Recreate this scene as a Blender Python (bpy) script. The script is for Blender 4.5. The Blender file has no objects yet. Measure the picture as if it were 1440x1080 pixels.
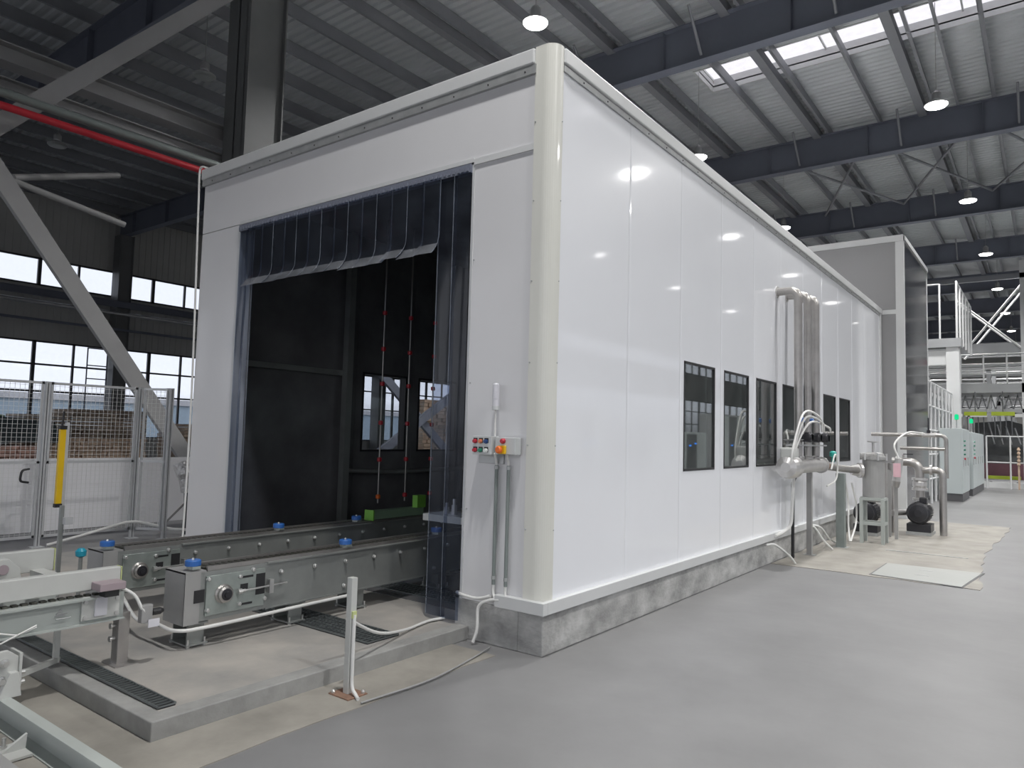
import bpy, math, random
from mathutils import Vector, Matrix
random.seed(7)
S = bpy.context.scene
COL = S.collection

# ---------------------------------------------------------------- camera
cam_d = bpy.data.cameras.new('camera')
cam = bpy.data.objects.new('camera', cam_d)
COL.objects.link(cam)
yaw, pitch, roll = math.radians(-36.904), math.radians(3.985), math.radians(1.505)
F = Vector((math.sin(yaw)*math.cos(pitch), math.cos(yaw)*math.cos(pitch), math.sin(pitch)))
R0 = Vector((math.cos(yaw), -math.sin(yaw), 0))
U0 = R0.cross(F)
Rt = math.cos(roll)*R0 + math.sin(roll)*U0
Up = -math.sin(roll)*R0 + math.cos(roll)*U0
m = Matrix((Rt, Up, -F)).transposed().to_4x4()
m.translation = Vector((2.9614, -4.3845, 1.6))
cam.matrix_world = m
cam_d.sensor_width = 36.0
cam_d.lens = 36.0*1008.4/1440.0
cam_d.clip_end = 500
S.camera = cam

# ---------------------------------------------------------------- world, exposure
W = bpy.data.worlds.new('sky'); S.world = W; W.use_nodes = True
nt = W.node_tree; nt.nodes.clear()
wo = nt.nodes.new('ShaderNodeOutputWorld'); bg = nt.nodes.new('ShaderNodeBackground')
tc = nt.nodes.new('ShaderNodeTexCoord'); sx = nt.nodes.new('ShaderNodeSeparateXYZ'); cr = nt.nodes.new('ShaderNodeValToRGB')
cr.color_ramp.elements[0].position = 0.0; cr.color_ramp.elements[0].color = (0.25, 0.25, 0.26, 1)
cr.color_ramp.elements[1].position = 0.04; cr.color_ramp.elements[1].color = (0.84, 0.86, 0.93, 1)
nt.links.new(tc.outputs['Generated'], sx.inputs[0]); nt.links.new(sx.outputs['Z'], cr.inputs[0])
nt.links.new(cr.outputs[0], bg.inputs[0]); nt.links.new(bg.outputs[0], wo.inputs[0])
bg.inputs[1].default_value = 1.6
S.view_settings.view_transform = 'Standard'
S.view_settings.look = 'None'
S.view_settings.gamma = 1.0
S.view_settings.use_curve_mapping = False
S.view_settings.exposure = 0.0
LAMP_W = 300.0

# ---------------------------------------------------------------- materials
def pm(name, col, rough=0.5, metal=0.0, var=0.08, scale=3.0, bump=0.0, bscale=30.0, coat=0.0, stretch=(1, 1, 1), col2=None, spec=0.5):
    M_ = bpy.data.materials.new(name); M_.use_nodes = True
    n = M_.node_tree.nodes; l = M_.node_tree.links
    b = n['Principled BSDF']
    b.inputs['Roughness'].default_value = rough; b.inputs['Metallic'].default_value = metal
    b.inputs['Specular IOR Level'].default_value = spec
    if coat: b.inputs['Coat Weight'].default_value = coat; b.inputs['Coat Roughness'].default_value = 0.06
    g = n.new('ShaderNodeNewGeometry'); mp = n.new('ShaderNodeMapping'); mp.inputs['Scale'].default_value = stretch
    l.new(g.outputs['Position'], mp.inputs[0])
    ns = n.new('ShaderNodeTexNoise'); ns.inputs['Scale'].default_value = scale; ns.inputs['Detail'].default_value = 6
    ns.inputs['Roughness'].default_value = 0.6
    l.new(mp.outputs[0], ns.inputs['Vector'])
    r = n.new('ShaderNodeValToRGB')
    c2 = col2 if col2 else tuple(min(1, c*(1+var)) for c in col)
    c1 = tuple(c*(1-var) for c in col)
    r.color_ramp.elements[0].position = 0.3; r.color_ramp.elements[0].color = (*c1, 1)
    r.color_ramp.elements[1].position = 0.7; r.color_ramp.elements[1].color = (*c2, 1)
    l.new(ns.outputs[0], r.inputs[0]); l.new(r.outputs[0], b.inputs['Base Color'])
    if bump:
        n2 = n.new('ShaderNodeTexNoise'); n2.inputs['Scale'].default_value = bscale; n2.inputs['Detail'].default_value = 4
        l.new(mp.outputs[0], n2.inputs['Vector'])
        bp = n.new('ShaderNodeBump'); bp.inputs['Strength'].default_value = bump; bp.inputs['Distance'].default_value = 0.02
        l.new(n2.outputs[0], bp.inputs['Height']); l.new(bp.outputs[0], b.inputs['Normal'])
    return M_

def emit(name, col, s):
    M_ = bpy.data.materials.new(name); M_.use_nodes = True
    n = M_.node_tree.nodes; l = M_.node_tree.links; n.clear()
    o = n.new('ShaderNodeOutputMaterial'); e = n.new('ShaderNodeEmission')
    e.inputs[0].default_value = (*col, 1); e.inputs[1].default_value = s; l.new(e.outputs[0], o.inputs[0])
    return M_

def film(name, tint, haze, hazecol, rough, refl=1.0):
    """clear sheet: tinted see-through + milky diffuse part + fresnel gloss"""
    M_ = bpy.data.materials.new(name); M_.use_nodes = True
    n = M_.node_tree.nodes; l = M_.node_tree.links; n.clear()
    o = n.new('ShaderNodeOutputMaterial')
    t = n.new('ShaderNodeBsdfTransparent'); t.inputs[0].default_value = (*tint, 1)
    d = n.new('ShaderNodeBsdfDiffuse'); d.inputs[0].default_value = (*hazecol, 1)
    g = n.new('ShaderNodeBsdfGlossy'); g.inputs['Roughness'].default_value = rough
    fr = n.new('ShaderNodeFresnel'); gf = n.new('ShaderNodeNewGeometry'); mi = n.new('ShaderNodeMath'); mi.operation = 'MULTIPLY_ADD'
    mi.inputs[1].default_value = 1/1.5-1.5; mi.inputs[2].default_value = 1.5
    l.new(gf.outputs['Backfacing'], mi.inputs[0]); l.new(mi.outputs[0], fr.inputs[0])
    ml = n.new('ShaderNodeMath'); ml.operation = 'MULTIPLY'; ml.inputs[1].default_value = refl
    l.new(fr.outputs[0], ml.inputs[0])
    m1 = n.new('ShaderNodeMixShader'); m2 = n.new('ShaderNodeMixShader')
    geo = n.new('ShaderNodeNewGeometry'); ns = n.new('ShaderNodeTexNoise'); ns.inputs['Scale'].default_value = 5
    l.new(geo.outputs['Position'], ns.inputs['Vector'])
    mm = n.new('ShaderNodeMath'); mm.operation = 'MULTIPLY'; mm.inputs[1].default_value = haze*2
    l.new(ns.outputs[0], mm.inputs[0]); l.new(mm.outputs[0], m1.inputs[0])
    l.new(t.outputs[0], m1.inputs[1]); l.new(d.outputs[0], m1.inputs[2])
    l.new(ml.outputs[0], m2.inputs[0]); l.new(m1.outputs[0], m2.inputs[1]); l.new(g.outputs[0], m2.inputs[2])
    l.new(m2.outputs[0], o.inputs[0])
    return M_

M = {}
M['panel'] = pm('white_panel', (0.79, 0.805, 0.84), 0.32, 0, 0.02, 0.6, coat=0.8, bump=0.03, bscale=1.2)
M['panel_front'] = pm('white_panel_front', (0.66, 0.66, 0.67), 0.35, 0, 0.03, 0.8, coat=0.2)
M['cream'] = pm('cream_trim', (0.65, 0.65, 0.60), 0.35, 0, 0.03, 1.0, coat=0.3)
M['trimw'] = pm('white_trim', (0.58, 0.59, 0.59), 0.4, 0, 0.03, 2.0)
M['galv'] = pm('galvanised', (0.42, 0.43, 0.43), 0.4, 0.5, 0.12, 8.0)
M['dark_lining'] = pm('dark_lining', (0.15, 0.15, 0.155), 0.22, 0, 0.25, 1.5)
M['black'] = pm('black_rubber', (0.02, 0.02, 0.022), 0.5, 0, 0.1)
M['blackmetal'] = pm('black_motor_paint', (0.03, 0.03, 0.035), 0.35, 0.2, 0.1)
M['concrete'] = pm('concrete_floor', (0.195, 0.195, 0.197), 0.42, 0, 0.13, 1.0, bump=0.06, bscale=6.0, stretch=(1, 1.0, 1))
M['beige'] = pm('beige_screed', (0.285, 0.27, 0.24), 0.6, 0, 0.22, 2.2, bump=0.08, bscale=12.0)
M['slab'] = pm('slab_screed', (0.34, 0.335, 0.325), 0.5, 0, 0.22, 1.9, bump=0.06, bscale=10.0, col2=(0.46, 0.43, 0.39))
M['plinth'] = pm('rough_plinth_concrete', (0.40, 0.40, 0.39), 0.75, 0, 0.42, 3.0, bump=0.3, bscale=25.0, stretch=(1, 1, 1.6))
M['curb'] = pm('curb_concrete', (0.29, 0.29, 0.28), 0.7, 0, 0.18, 5.0, bump=0.15, bscale=25.0)
M['roof'] = pm('roof_sheet', (0.62, 0.645, 0.66), 0.45, 0.15, 0.08, 0.4)
M['steel'] = pm('painted_roof_steel', (0.165, 0.18, 0.225), 0.5, 0, 0.10, 0.6)
M['purlin'] = pm('grey_purlin', (0.27, 0.28, 0.30), 0.5, 0.1, 0.08, 0.8)
M['column'] = pm('grey_column', (0.17, 0.175, 0.175), 0.5, 0, 0.12, 0.7)
M['brace'] = pm('grey_brace', (0.33, 0.33, 0.33), 0.5, 0, 0.08, 1.0)
M['clad'] = pm('wall_cladding', (0.52, 0.52, 0.50), 0.6, 0, 0.06, 0.5)
M['frame'] = pm('window_frame_dark', (0.06, 0.06, 0.065), 0.5, 0, 0.05)
M['glass'] = film('clear_glass', (0.86, 0.875, 0.895), 0.015, (0.7, 0.7, 0.7), 0.02)
M['booth_glass'] = film('booth_glass', (0.70, 0.76, 0.74), 0.12, (0.34, 0.36, 0.36), 0.02, 2.0)
M['strip'] = film('pvc_strip', (0.45, 0.49, 0.58), 0.05, (0.30, 0.35, 0.46), 0.12, 0.7)
M['strip_edge'] = film('pvc_strip_rim', (0.6, 0.65, 0.72), 0.16, (0.55, 0.60, 0.68), 0.2, 0.9)
M['tip_sheen'] = film('pvc_tip_sheen', (0.5, 0.54, 0.6), 0.17, (0.60, 0.63, 0.68), 0.2, 0.9)  # paler haze for the light on the curled strip ends
M['skylight'] = film('skylight_sheet', (0.92, 0.90, 0.90), 0.05, (0.8, 0.8, 0.8), 0.3, 0.3)
M['red'] = pm('red_paint', (0.50, 0.02, 0.035), 0.35)
M['pipegrey'] = pm('grey_green_pipe', (0.20, 0.23, 0.22), 0.4)
M['silver'] = pm('silver_pipe', (0.55, 0.55, 0.56), 0.25, 0.7)
M['stainless'] = pm('stainless_pipe', (0.40, 0.385, 0.37), 0.32, 0.75, 0.12, 5.0)
M['stainless_lt'] = pm('stainless_light', (0.58, 0.57, 0.56), 0.3, 0.6, 0.10, 5.0)
M['convplate'] = pm('conveyor_plate', (0.30, 0.315, 0.305), 0.38, 0.45, 0.10, 4.0)
M['convend'] = pm('conveyor_end_cover', (0.34, 0.34, 0.335), 0.45, 0.2, 0.06, 4.0)
M['bearingplate'] = pm('zinc_plate', (0.36, 0.40, 0.38), 0.32, 0.55, 0.12, 10.0)
M['chain'] = pm('greasy_chain', (0.10, 0.10, 0.085), 0.45, 0.6, 0.5, 40.0)
M['bolt'] = pm('bright_bolt', (0.62, 0.62, 0.61), 0.3, 0.8)
M['blue'] = pm('blue_plastic', (0.03, 0.13, 0.42), 0.4)
M['cyan'] = pm('cyan_plastic', (0.02, 0.30, 0.42), 0.4)
M['upgreen'] = pm('pale_green_paint', (0.40, 0.43, 0.41), 0.42, 0, 0.05, 3.0)
M['upwhite'] = pm('off_white_paint', (0.50, 0.51, 0.49), 0.42, 0, 0.05, 3.0)
M['yellowgreen'] = pm('yellow_green_edge', (0.50, 0.55, 0.25), 0.5)
M['pinkgrey'] = pm('mauve_block', (0.33, 0.27, 0.29), 0.5)
M['cable'] = pm('white_cable', (0.70, 0.70, 0.68), 0.45)
M['greycable'] = pm('grey_cable', (0.30, 0.30, 0.30), 0.5)
M['boxgrey'] = pm('light_grey_box', (0.55, 0.57, 0.57), 0.4)
M['yellow'] = pm('yellow_paint', (0.75, 0.48, 0.01), 0.4)
M['orange'] = pm('orange_plastic', (0.80, 0.16, 0.02), 0.4)
M['btn_red'] = pm('red_button', (0.45, 0.02, 0.04), 0.3)
M['btn_orange'] = pm('orange_button', (0.70, 0.22, 0.10), 0.3)
M['btn_blue'] = pm('blue_button', (0.02, 0.06, 0.20), 0.3)
M['btn_green'] = pm('green_button', (0.03, 0.22, 0.14), 0.3)
M['btn_white'] = pm('white_button', (0.75, 0.78, 0.76), 0.3)
M['opal'] = pm('opal_plastic', (0.62, 0.62, 0.66), 0.3)
M['rust'] = pm('rusty_plate', (0.28, 0.17, 0.12), 0.6, 0.2, 0.3, 15.0)
M['alu'] = pm('aluminium_profile', (0.58, 0.59, 0.60), 0.4, 0.25)
M['aludark'] = pm('profile_slot', (0.10, 0.10, 0.11), 0.5)
M['mesh'] = pm('mesh_wire', (0.72, 0.73, 0.72), 0.5)
M['board'] = pm('white_board', (0.82, 0.82, 0.84), 0.45, 0, 0.04, 1.5)
M['timber'] = pm('weathered_timber', (0.30, 0.24, 0.19), 0.8, 0, 0.4, 3.0)
M['timber2'] = pm('red_timber', (0.50, 0.31, 0.25), 0.8, 0, 0.35, 4.0)
M['timber3'] = pm('pale_timber', (0.58, 0.43, 0.32), 0.8, 0, 0.25, 4.0)
M['binblack'] = pm('dark_bin', (0.03, 0.045, 0.05), 0.6)
M['green'] = pm('bright_green', (0.17, 0.42, 0.06), 0.5)
M['palegreen'] = pm('pale_green_block', (0.20, 0.30, 0.20), 0.55)
M['lime'] = pm('lime_paint', (0.34, 0.42, 0.03), 0.5)
M['tower'] = pm('grey_tower_panel', (0.27, 0.27, 0.275), 0.55, 0, 0.03, 1.0)
M['tower_gloss'] = pm('glossy_tower_panel', (0.06, 0.063, 0.07), 0.10, 0, 0.05, 1.0)
M['cabinet'] = pm('cabinet_paint', (0.52, 0.57, 0.57), 0.45, 0, 0.03, 1.0)
M['darkbase'] = pm('dark_cabinet_base', (0.10, 0.10, 0.105), 0.5)
M['whitesteel'] = pm('white_steel', (0.66, 0.67, 0.67), 0.45, 0, 0.05, 1.0)
M['midsteel'] = pm('mid_grey_steel', (0.36, 0.37, 0.38), 0.5, 0.1, 0.08, 1.0)
M['machine'] = pm('dark_machine', (0.10, 0.105, 0.11), 0.5, 0.1, 0.3, 2.0)
M['maroon'] = pm('maroon_machine', (0.16, 0.07, 0.09), 0.5)
M['outblue'] = pm('pale_blue_cladding', (0.42, 0.52, 0.60), 0.6, 0, 0.05)
M['outwhite'] = pm('pale_outside_cladding', (0.60, 0.60, 0.62), 0.6, 0, 0.05)
M['foil'] = pm('crumpled_foil', (0.65, 0.65, 0.65), 0.3, 0.8, 0.2, 20, bump=0.8, bscale=25)
M['teal'] = pm('teal_plastic', (0.03, 0.35, 0.30), 0.4)
M['tag'] = pm('pink_label', (0.70, 0.45, 0.50), 0.5)
M['manhole'] = pm('painted_hatch', (0.34, 0.35, 0.335), 0.5, 0.0, 0.04, 2.0)
M['grate'] = pm('grate_steel', (0.20, 0.22, 0.22), 0.45, 0.6, 0.15, 5.0)
M['lampshade'] = pm('lamp_shade', (0.50, 0.50, 0.50), 0.35, 0.6)
M['lamp_off'] = pm('unlit_lamp_face', (0.30, 0.32, 0.31), 0.3)
M['lamp_on'] = emit('lamp_face', (1.0, 0.98, 0.96), 12.0)
M['green_on'] = emit('green_signal_light', (0.01, 0.55, 0.22), 1.4)
M['blue_on'] = emit('blue_indicator_light', (0.02, 0.25, 1.0), 3.0)
M['screen'] = pm('sign_red', (0.35, 0.05, 0.10), 0.5)

# ---------------------------------------------------------------- mesh builder
class MB:
    def __init__(s): s.v = []; s.f = []; s.sm = []
    def add(s, vs, fs, smooth=False):
        o = len(s.v); s.v += [Vector(p) for p in vs]
        s.f += [tuple(i+o for i in f) for f in fs]; s.sm += [smooth]*len(fs); return s
    def box(s, x0, x1, y0, y1, z0, z1):
        vs = [(x, y, z) for z in (z0, z1) for y in (y0, y1) for x in (x0, x1)]
        return s.add(vs, [(0, 2, 3, 1), (4, 5, 7, 6), (0, 1, 5, 4), (2, 6, 7, 3), (0, 4, 6, 2), (1, 3, 7, 5)])
    def bar(s, A, B, w, h, up=(0, 0, 1)):
        A = Vector(A); B = Vector(B); d = (B-A).normalized(); up = Vector(up)
        if abs(d.dot(up)) > 0.99: up = Vector((0, 1, 0))
        r = d.cross(up).normalized()*w/2; u = r.cross(d).normalized()*h/2
        vs = [A-r-u, A+r-u, A+r+u, A-r+u, B-r-u, B+r-u, B+r+u, B-r+u]
        return s.add(vs, [(0, 1, 2, 3), (7, 6, 5, 4), (0, 4, 5, 1), (1, 5, 6, 2), (2, 6, 7, 3), (3, 7, 4, 0)])
    def tube(s, pts, r, n=12, caps=True):
        pts = [Vector(p) for p in pts]; k = len(pts); rs = r if isinstance(r, (list, tuple)) else [r]*k
        t0 = (pts[1]-pts[0]).normalized()
        u = t0.orthogonal().normalized(); vs = []; 
        for i, p in enumerate(pts):
            t = (pts[min(i+1, k-1)]-pts[max(i-1, 0)]).normalized()
            u = (u-t*u.dot(t)).normalized(); w = t.cross(u)
            for j in range(n):
                a = 2*math.pi*j/n; vs.append(p+rs[i]*(math.cos(a)*u+math.sin(a)*w))
        fs = [(i*n+j, i*n+(j+1) % n, (i+1)*n+(j+1) % n, (i+1)*n+j) for i in range(k-1) for j in range(n)]
        s.add(vs, fs, True)
        if caps:
            s.add(vs[:n], [tuple(range(n))[::-1]]); s.add(vs[-n:], [tuple(range(n))])
        return s
    def lathe(s, base, axis, prof, n=20):
        """prof: (radius, distance along axis)"""
        base = Vector(base); t = Vector(axis).normalized(); u = t.orthogonal().normalized(); w = t.cross(u); vs = []
        for r, d in prof:
            for j in range(n):
                a = 2*math.pi*j/n; vs.append(base+t*d+max(r, 1e-4)*(math.cos(a)*u+math.sin(a)*w))
        k = len(prof)
        fs = [(i*n+j, i*n+(j+1) % n, (i+1)*n+(j+1) % n, (i+1)*n+j) for i in range(k-1) for j in range(n)]
        s.add(vs, fs, False)
        s.add(vs[:n], [tuple(range(n))[::-1]]); s.add(vs[-n:], [tuple(range(n))])
        return s
    def prism(s, poly, axis, t0, t1):
        """poly: 2D points in the plane across axis ('x': (y,z), 'y': (x,z), 'z': (x,y))"""
        def P(p, t): return {'x': (t, p[0], p[1]), 'y': (p[0], t, p[1]), 'z': (p[0], p[1], t)}[axis]
        n = len(poly); vs = [P(p, t0) for p in poly]+[P(p, t1) for p in poly]
        fs = [tuple(range(n))[::-1], tuple(range(n, 2*n))]+[(i, (i+1) % n, n+(i+1) % n, n+i) for i in range(n)]
        return s.add(vs, fs)
    def ibeam(s, A, B, w, h, tf=0.02, tw=0.015, up=(0, 0, 1)):
        A = Vector(A); B = Vector(B); d = (B-A).normalized(); up = Vector(up)
        if abs(d.dot(up)) > 0.99: up = Vector((0, 1, 0))
        r = d.cross(up).normalized(); u = r.cross(d).normalized()
        s.bar(A+u*(h/2-tf/2), B+u*(h/2-tf/2), w, tf, up); s.bar(A-u*(h/2-tf/2), B-u*(h/2-tf/2), w, tf, up)
        s.bar(A, B, tw, h-2*tf, up); return s
    def build(s, name, mat, parent=None, bevel=0):
        import bmesh
        me = bpy.data.meshes.new(name)
        if parent is not None:
            q = parent; org = Vector(q.location)
            while q.parent: q = q.parent; org = org+Vector(q.location)
        else:
            xs = [p.x for p in s.v]; ys = [p.y for p in s.v]; zs = [p.z for p in s.v]
            org = Vector(((min(xs)+max(xs))/2, (min(ys)+max(ys))/2, min(zs)))
        me.from_pydata([tuple(p-org) for p in s.v], [], s.f)
        bm = bmesh.new(); bm.from_mesh(me); bmesh.ops.recalc_face_normals(bm, faces=bm.faces[:]); bm.to_mesh(me); bm.free()
        for i, p in enumerate(me.polygons): p.use_smooth = s.sm[i]
        me.materials.append(M[mat] if isinstance(mat, str) else mat)
        o = bpy.data.objects.new(name, me); COL.objects.link(o)
        if parent is not None: o.parent = parent
        else: o.location = org
        if bevel:
            bv = o.modifiers.new('bevel', 'BEVEL'); bv.width = bevel; bv.segments = 2; bv.limit_method = 'ANGLE'
        return o

def fillet(pts, R, seg=6):
    pts = [Vector(p) for p in pts]; out = [pts[0]]
    for i in range(1, len(pts)-1):
        a, b, c = pts[i-1], pts[i], pts[i+1]
        d1 = (a-b); d2 = (c-b); q = min(R, d1.length*0.49, d2.length*0.49)
        p1 = b+d1.normalized()*q; p2 = b+d2.normalized()*q
        for k in range(seg+1):
            t = k/seg; out.append((1-t)**2*p1+2*t*(1-t)*b+t*t*p2)
    out.append(pts[-1]); return out

def spline(pts, seg=8):
    P = [Vector(p) for p in pts]; P = [P[0]*2-P[1]]+P+[P[-1]*2-P[-2]]; out = []
    for i in range(1, len(P)-2):
        for k in range(seg):
            t = k/seg
            out.append(0.5*((2*P[i])+(P[i+1]-P[i-1])*t+(2*P[i-1]-5*P[i]+4*P[i+1]-P[i+2])*t*t+(3*P[i]-P[i-1]-3*P[i+1]+P[i+2])*t**3))
    out.append(P[-2]); return out

def thing(name, label, cat, loc=(0, 0, 0), group=None):
    o = bpy.data.objects.new(name, None); COL.objects.link(o); o.location = loc; o.empty_display_size = 0.1
    o['label'] = label; o['category'] = cat
    if group: o['group'] = group
    return o
def tag(o, label, cat, group=None):
    o['label'] = label; o['category'] = cat
    if group: o['group'] = group
    return o
def struct(o): o['kind'] = 'structure'; return o
def dup(o, delta=(0, 0, 0), label=None):
    r = o.copy(); COL.objects.link(r); r.location = Vector(o.location)+Vector(delta)
    if label: r['label'] = label
    for ch in list(o.children):
        c_ = ch.copy(); COL.objects.link(c_); c_.parent = r
        for g in list(ch.children):
            d = g.copy(); COL.objects.link(d); d.parent = c_
    return r
# ================================================================ STRUCTURE
FR = [-5.1, 3.2, 11.5, 19.9, 28.2, 36.6, 44.9, 53.2, 61.6, 69.9]
XL, XR, YB, YE = -33.0, 15.0, -12.0, 80.0
ZR = 12.0
struct(MB().box(-110, 60, -50, 130, -0.3, 0.0).build('floor', 'concrete'))
# paler screed strips beside the kerb and around the pump skid, with ragged edge
def ragged(pts, step=0.25, amp=0.03):
    out = []
    for i in range(len(pts)):
        a = Vector(pts[i]); b = Vector(pts[(i+1) % len(pts)]); n = max(1, int((b-a).length/step))
        for k in range(n):
            p = a.lerp(b, k/n); out.append((p.x+random.uniform(-amp, amp), p.y+random.uniform(-amp, amp)))
    return out
struct(MB().prism(ragged([(0.02, 5.3), (2.3, 5.25), (2.15, 8.5), (2.32, 13.1), (0.02, 13.1)]), 'z', 0.0, 0.006).build('floor_2', 'beige'))
struct(MB().prism(ragged([(-4.8, -4.5), (-0.25, -4.5), (-0.28, -0.2), (-4.8, -0.2)], 0.3, 0.012), 'z', 0.0, 0.005).build('floor_3', 'beige'))
# raised slab with kerb
struct(MB().box(-6.2, -0.81, -2.37, 13.1, 0.0, 0.10).build('floor_4', 'slab'))
k = MB(); k.prism([(-6.2, -2.47), (-0.69, -2.47), (-0.69, 0.0), (-0.81, 0.0), (-0.81, -2.37), (-6.2, -2.37)], 'z', 0, 0.103)
struct(k.build('trim_1', 'curb', bevel=0.006))

# roof sheet: trapezoid ribs running across the hall, opening for the rooflight
def roof_sheet(x0, x1, y0, y1, pitch=0.25, dep=0.05):
    b = MB(); vs = []; y = y0; prof = []
    while y < y1:
        for dy, dz in ((0, 0), (0.10, 0), (0.135, dep), (0.215, dep)): 
            if y+dy < y1: prof.append((y+dy, ZR+dz))
        y += pitch
    prof.append((y1, ZR))
    for (yy, zz) in prof: vs += [(x0, yy, zz), (x1, yy, zz)]
    fs = [(2*i, 2*i+1, 2*i+3, 2*i+2) for i in range(len(prof)-1)]
    b.add(vs, fs); b.box(x0, x1, y0, y1, ZR+0.12, ZR+0.16)
    return b
SK = (-4.9, 11.0, 14.35, 15.75)
rb = roof_sheet(XL-0.3, XR, YB, SK[2]); 
for part in (roof_sheet(XL-0.3, XR, SK[3], YE+0.3), roof_sheet(XL-0.3, SK[0], SK[2], SK[3]), roof_sheet(SK[1], XR, SK[2], SK[3])):
    rb.add(part.v, part.f)
struct(rb.build('ceiling', 'roof'))
# rooflight well with upstand and glazing
s_ = MB(); zt = ZR+0.36
s_.box(SK[0], SK[1], SK[2]-0.05, SK[2], ZR-0.02, zt); s_.box(SK[0], SK[1], SK[3], SK[3]+0.05, ZR-0.02, zt)
s_.box(SK[0]-0.05, SK[0], SK[2]-0.05, SK[3]+0.05, ZR-0.02, zt); s_.box(SK[1], SK[1]+0.05, SK[2]-0.05, SK[3]+0.05, ZR-0.02, zt)
for i in range(11):
    x = SK[0]+(SK[1]-SK[0])*i/10; s_.box(x-0.02, x+0.02, SK[2], SK[3], zt-0.06, zt)
sk = struct(s_.build('window_30', 'trimw'))
MB().box(SK[0], SK[1], SK[2], SK[3], zt, zt+0.01).build('pane', 'skylight', sk)

# walls
def clad_wall(name, x, y0, y1, z0, z1, side):
    """ribbed cladding in a plane of constant x"""
    b = MB(); b.box(min(x, x-side*0.12), max(x, x-side*0.12), y0, y1, z0, z1)
    y = y0+0.15
    while y < y1-0.1:
        b.box(min(x, x+side*0.03), max(x, x+side*0.03), y, y+0.07, z0, z1); y += 0.3
    return struct(b.build(name, 'clad'))
Z1, Z2, Z3, Z4, ZW = 0.9, 5.2, 7.65, 8.9, 12.0
wn = [0]
def wall_with_windows(name, x, side, lo):
    b = MB()
    for (za, zb) in ((0, Z1), (Z2, Z3), (Z4, ZW)):
        b.box(min(x, x-side*0.12), max(x, x-side*0.12), YB, YE, za, zb)
        y = YB+0.15
        while y < YE-0.1:
            b.box(min(x, x+side*0.03), max(x, x+side*0.03), y, y+0.07, za, zb); y += 0.3
    w = struct(b.build(name, 'clad'))
    edges = [YB]+FR+[YE]
    for i in range(len(edges)-1):
        if edges[i+1] < lo[0] or edges[i] > lo[1]: 
            b = MB(); b.box(x-0.05, x+0.05, edges[i], edges[i+1], Z1, Z2); b.box(x-0.05, x+0.05, edges[i], edges[i+1], Z3, Z4)
            o = b.build('wall_infill', 'clad', w); continue
        for (za, zb, rows) in ((Z1, Z2, 3), (Z3, Z4, 1)):
            wn[0] += 1; y0, y1 = edges[i]+0.1, edges[i+1]-0.1; f = MB()
            f.box(x-0.06, x+0.06, edges[i], y0+0.05, za, zb); f.box(x-0.06, x+0.06, y1-0.05, edges[i+1], za, zb)
            f.box(x-0.06, x+0.06, y0, y1, za, za+0.07); f.box(x-0.06, x+0.06, y0, y1, zb-0.07, zb)
            n = 5
            for k in range(1, n):
                yy = y0+(y1-y0)*k/n; t = 0.07 if k % 2 else 0.04; f.box(x-0.06, x+0.06, yy-t, yy+t, za, zb)
            if rows == 3:
                for zz in (2.95, 4.15): f.box(x-0.05, x+0.05, y0, y1, zz-0.04, zz+0.04)
            o = struct(f.build('window_%d' % wn[0], 'frame'))
            MB().box(x-0.005, x+0.005, y0, y1, za, zb).build('pane', 'glass', o)
wall_with_windows('wall_left', XL, 1, (-6, 38))
wall_with_windows('wall_right', XR+9, -1, (-6, 78))
struct(MB().box(XR, XR+9.3, YB, YE, ZR+0.05, ZR+0.2).build('ceiling_2', 'roof'))
struct(MB().box(XL-0.3, XR+9.3, YE, YE+0.2, 0, ZR).build('wall_far', 'clad'))
# wall behind the viewpoint: unseen, added to cut sky light on the booth front
b = MB(); b.box(XL-0.3, XR+9.3, YB-0.2, YB, 6.6, ZR)
for x in (-33, -25, -17, -9, -1, 7, 15, 23.4): b.box(x-0.5, x+0.5, YB-0.2, YB, 0, 6.6)
struct(b.build('wall_back_added', 'clad'))

# roof frames
ord_ = ['nearest', 'second', 'third', 'fourth', 'fifth', 'sixth', 'seventh', 'eighth', 'ninth', 'tenth']
def rafter(y, idx):
    names = {1: 'deep dark steel roof rafter above the white booth front, at the column', 2: 'deep grey steel roof rafter just in front of the rooflight',
             3: 'deep grey steel roof rafter just behind the rooflight', 4: 'dark steel roof rafter right above the small grey tower'}
    lab = names.get(idx, 'dark steel roof rafter far down the hall, %s of the row' % ord_[idx])
    if idx == 0: lab = 'dark steel roof rafter nearest the camera side of the hall'
    t = thing('roof_rafter', lab, 'beam', (0, y, 10.6))
    for (xa, xb) in ((-33, -9), (-9, 15)):
        b = MB(); b.ibeam((xa, y, 11.1), (xb, y, 11.1), 0.32, 1.0, 0.025, 0.02); b.build('girder', 'steel', t)
        x = xa+1.5
        while x < xb-0.5:
            MB().box(x-0.008, x+0.008, y-0.15, y+0.15, 10.62, 11.58).build('stiffener_plate', 'steel', t); x += 3.03
    if idx >= 1:
        for x in (-6.6, -3.5, -0.5, 2.45):
            if idx > 5: continue
            MB().tube([(x, y-0.9, 11.58), (x, y-0.12, 10.72)], 0.035, 8).build('fly_brace', 'purlin', t)
            MB().tube([(x, y+0.9, 11.58), (x, y+0.12, 10.72)], 0.035, 8).build('fly_brace', 'purlin', t)
    return t
for i, y in enumerate(FR): rafter(y, i)

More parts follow.
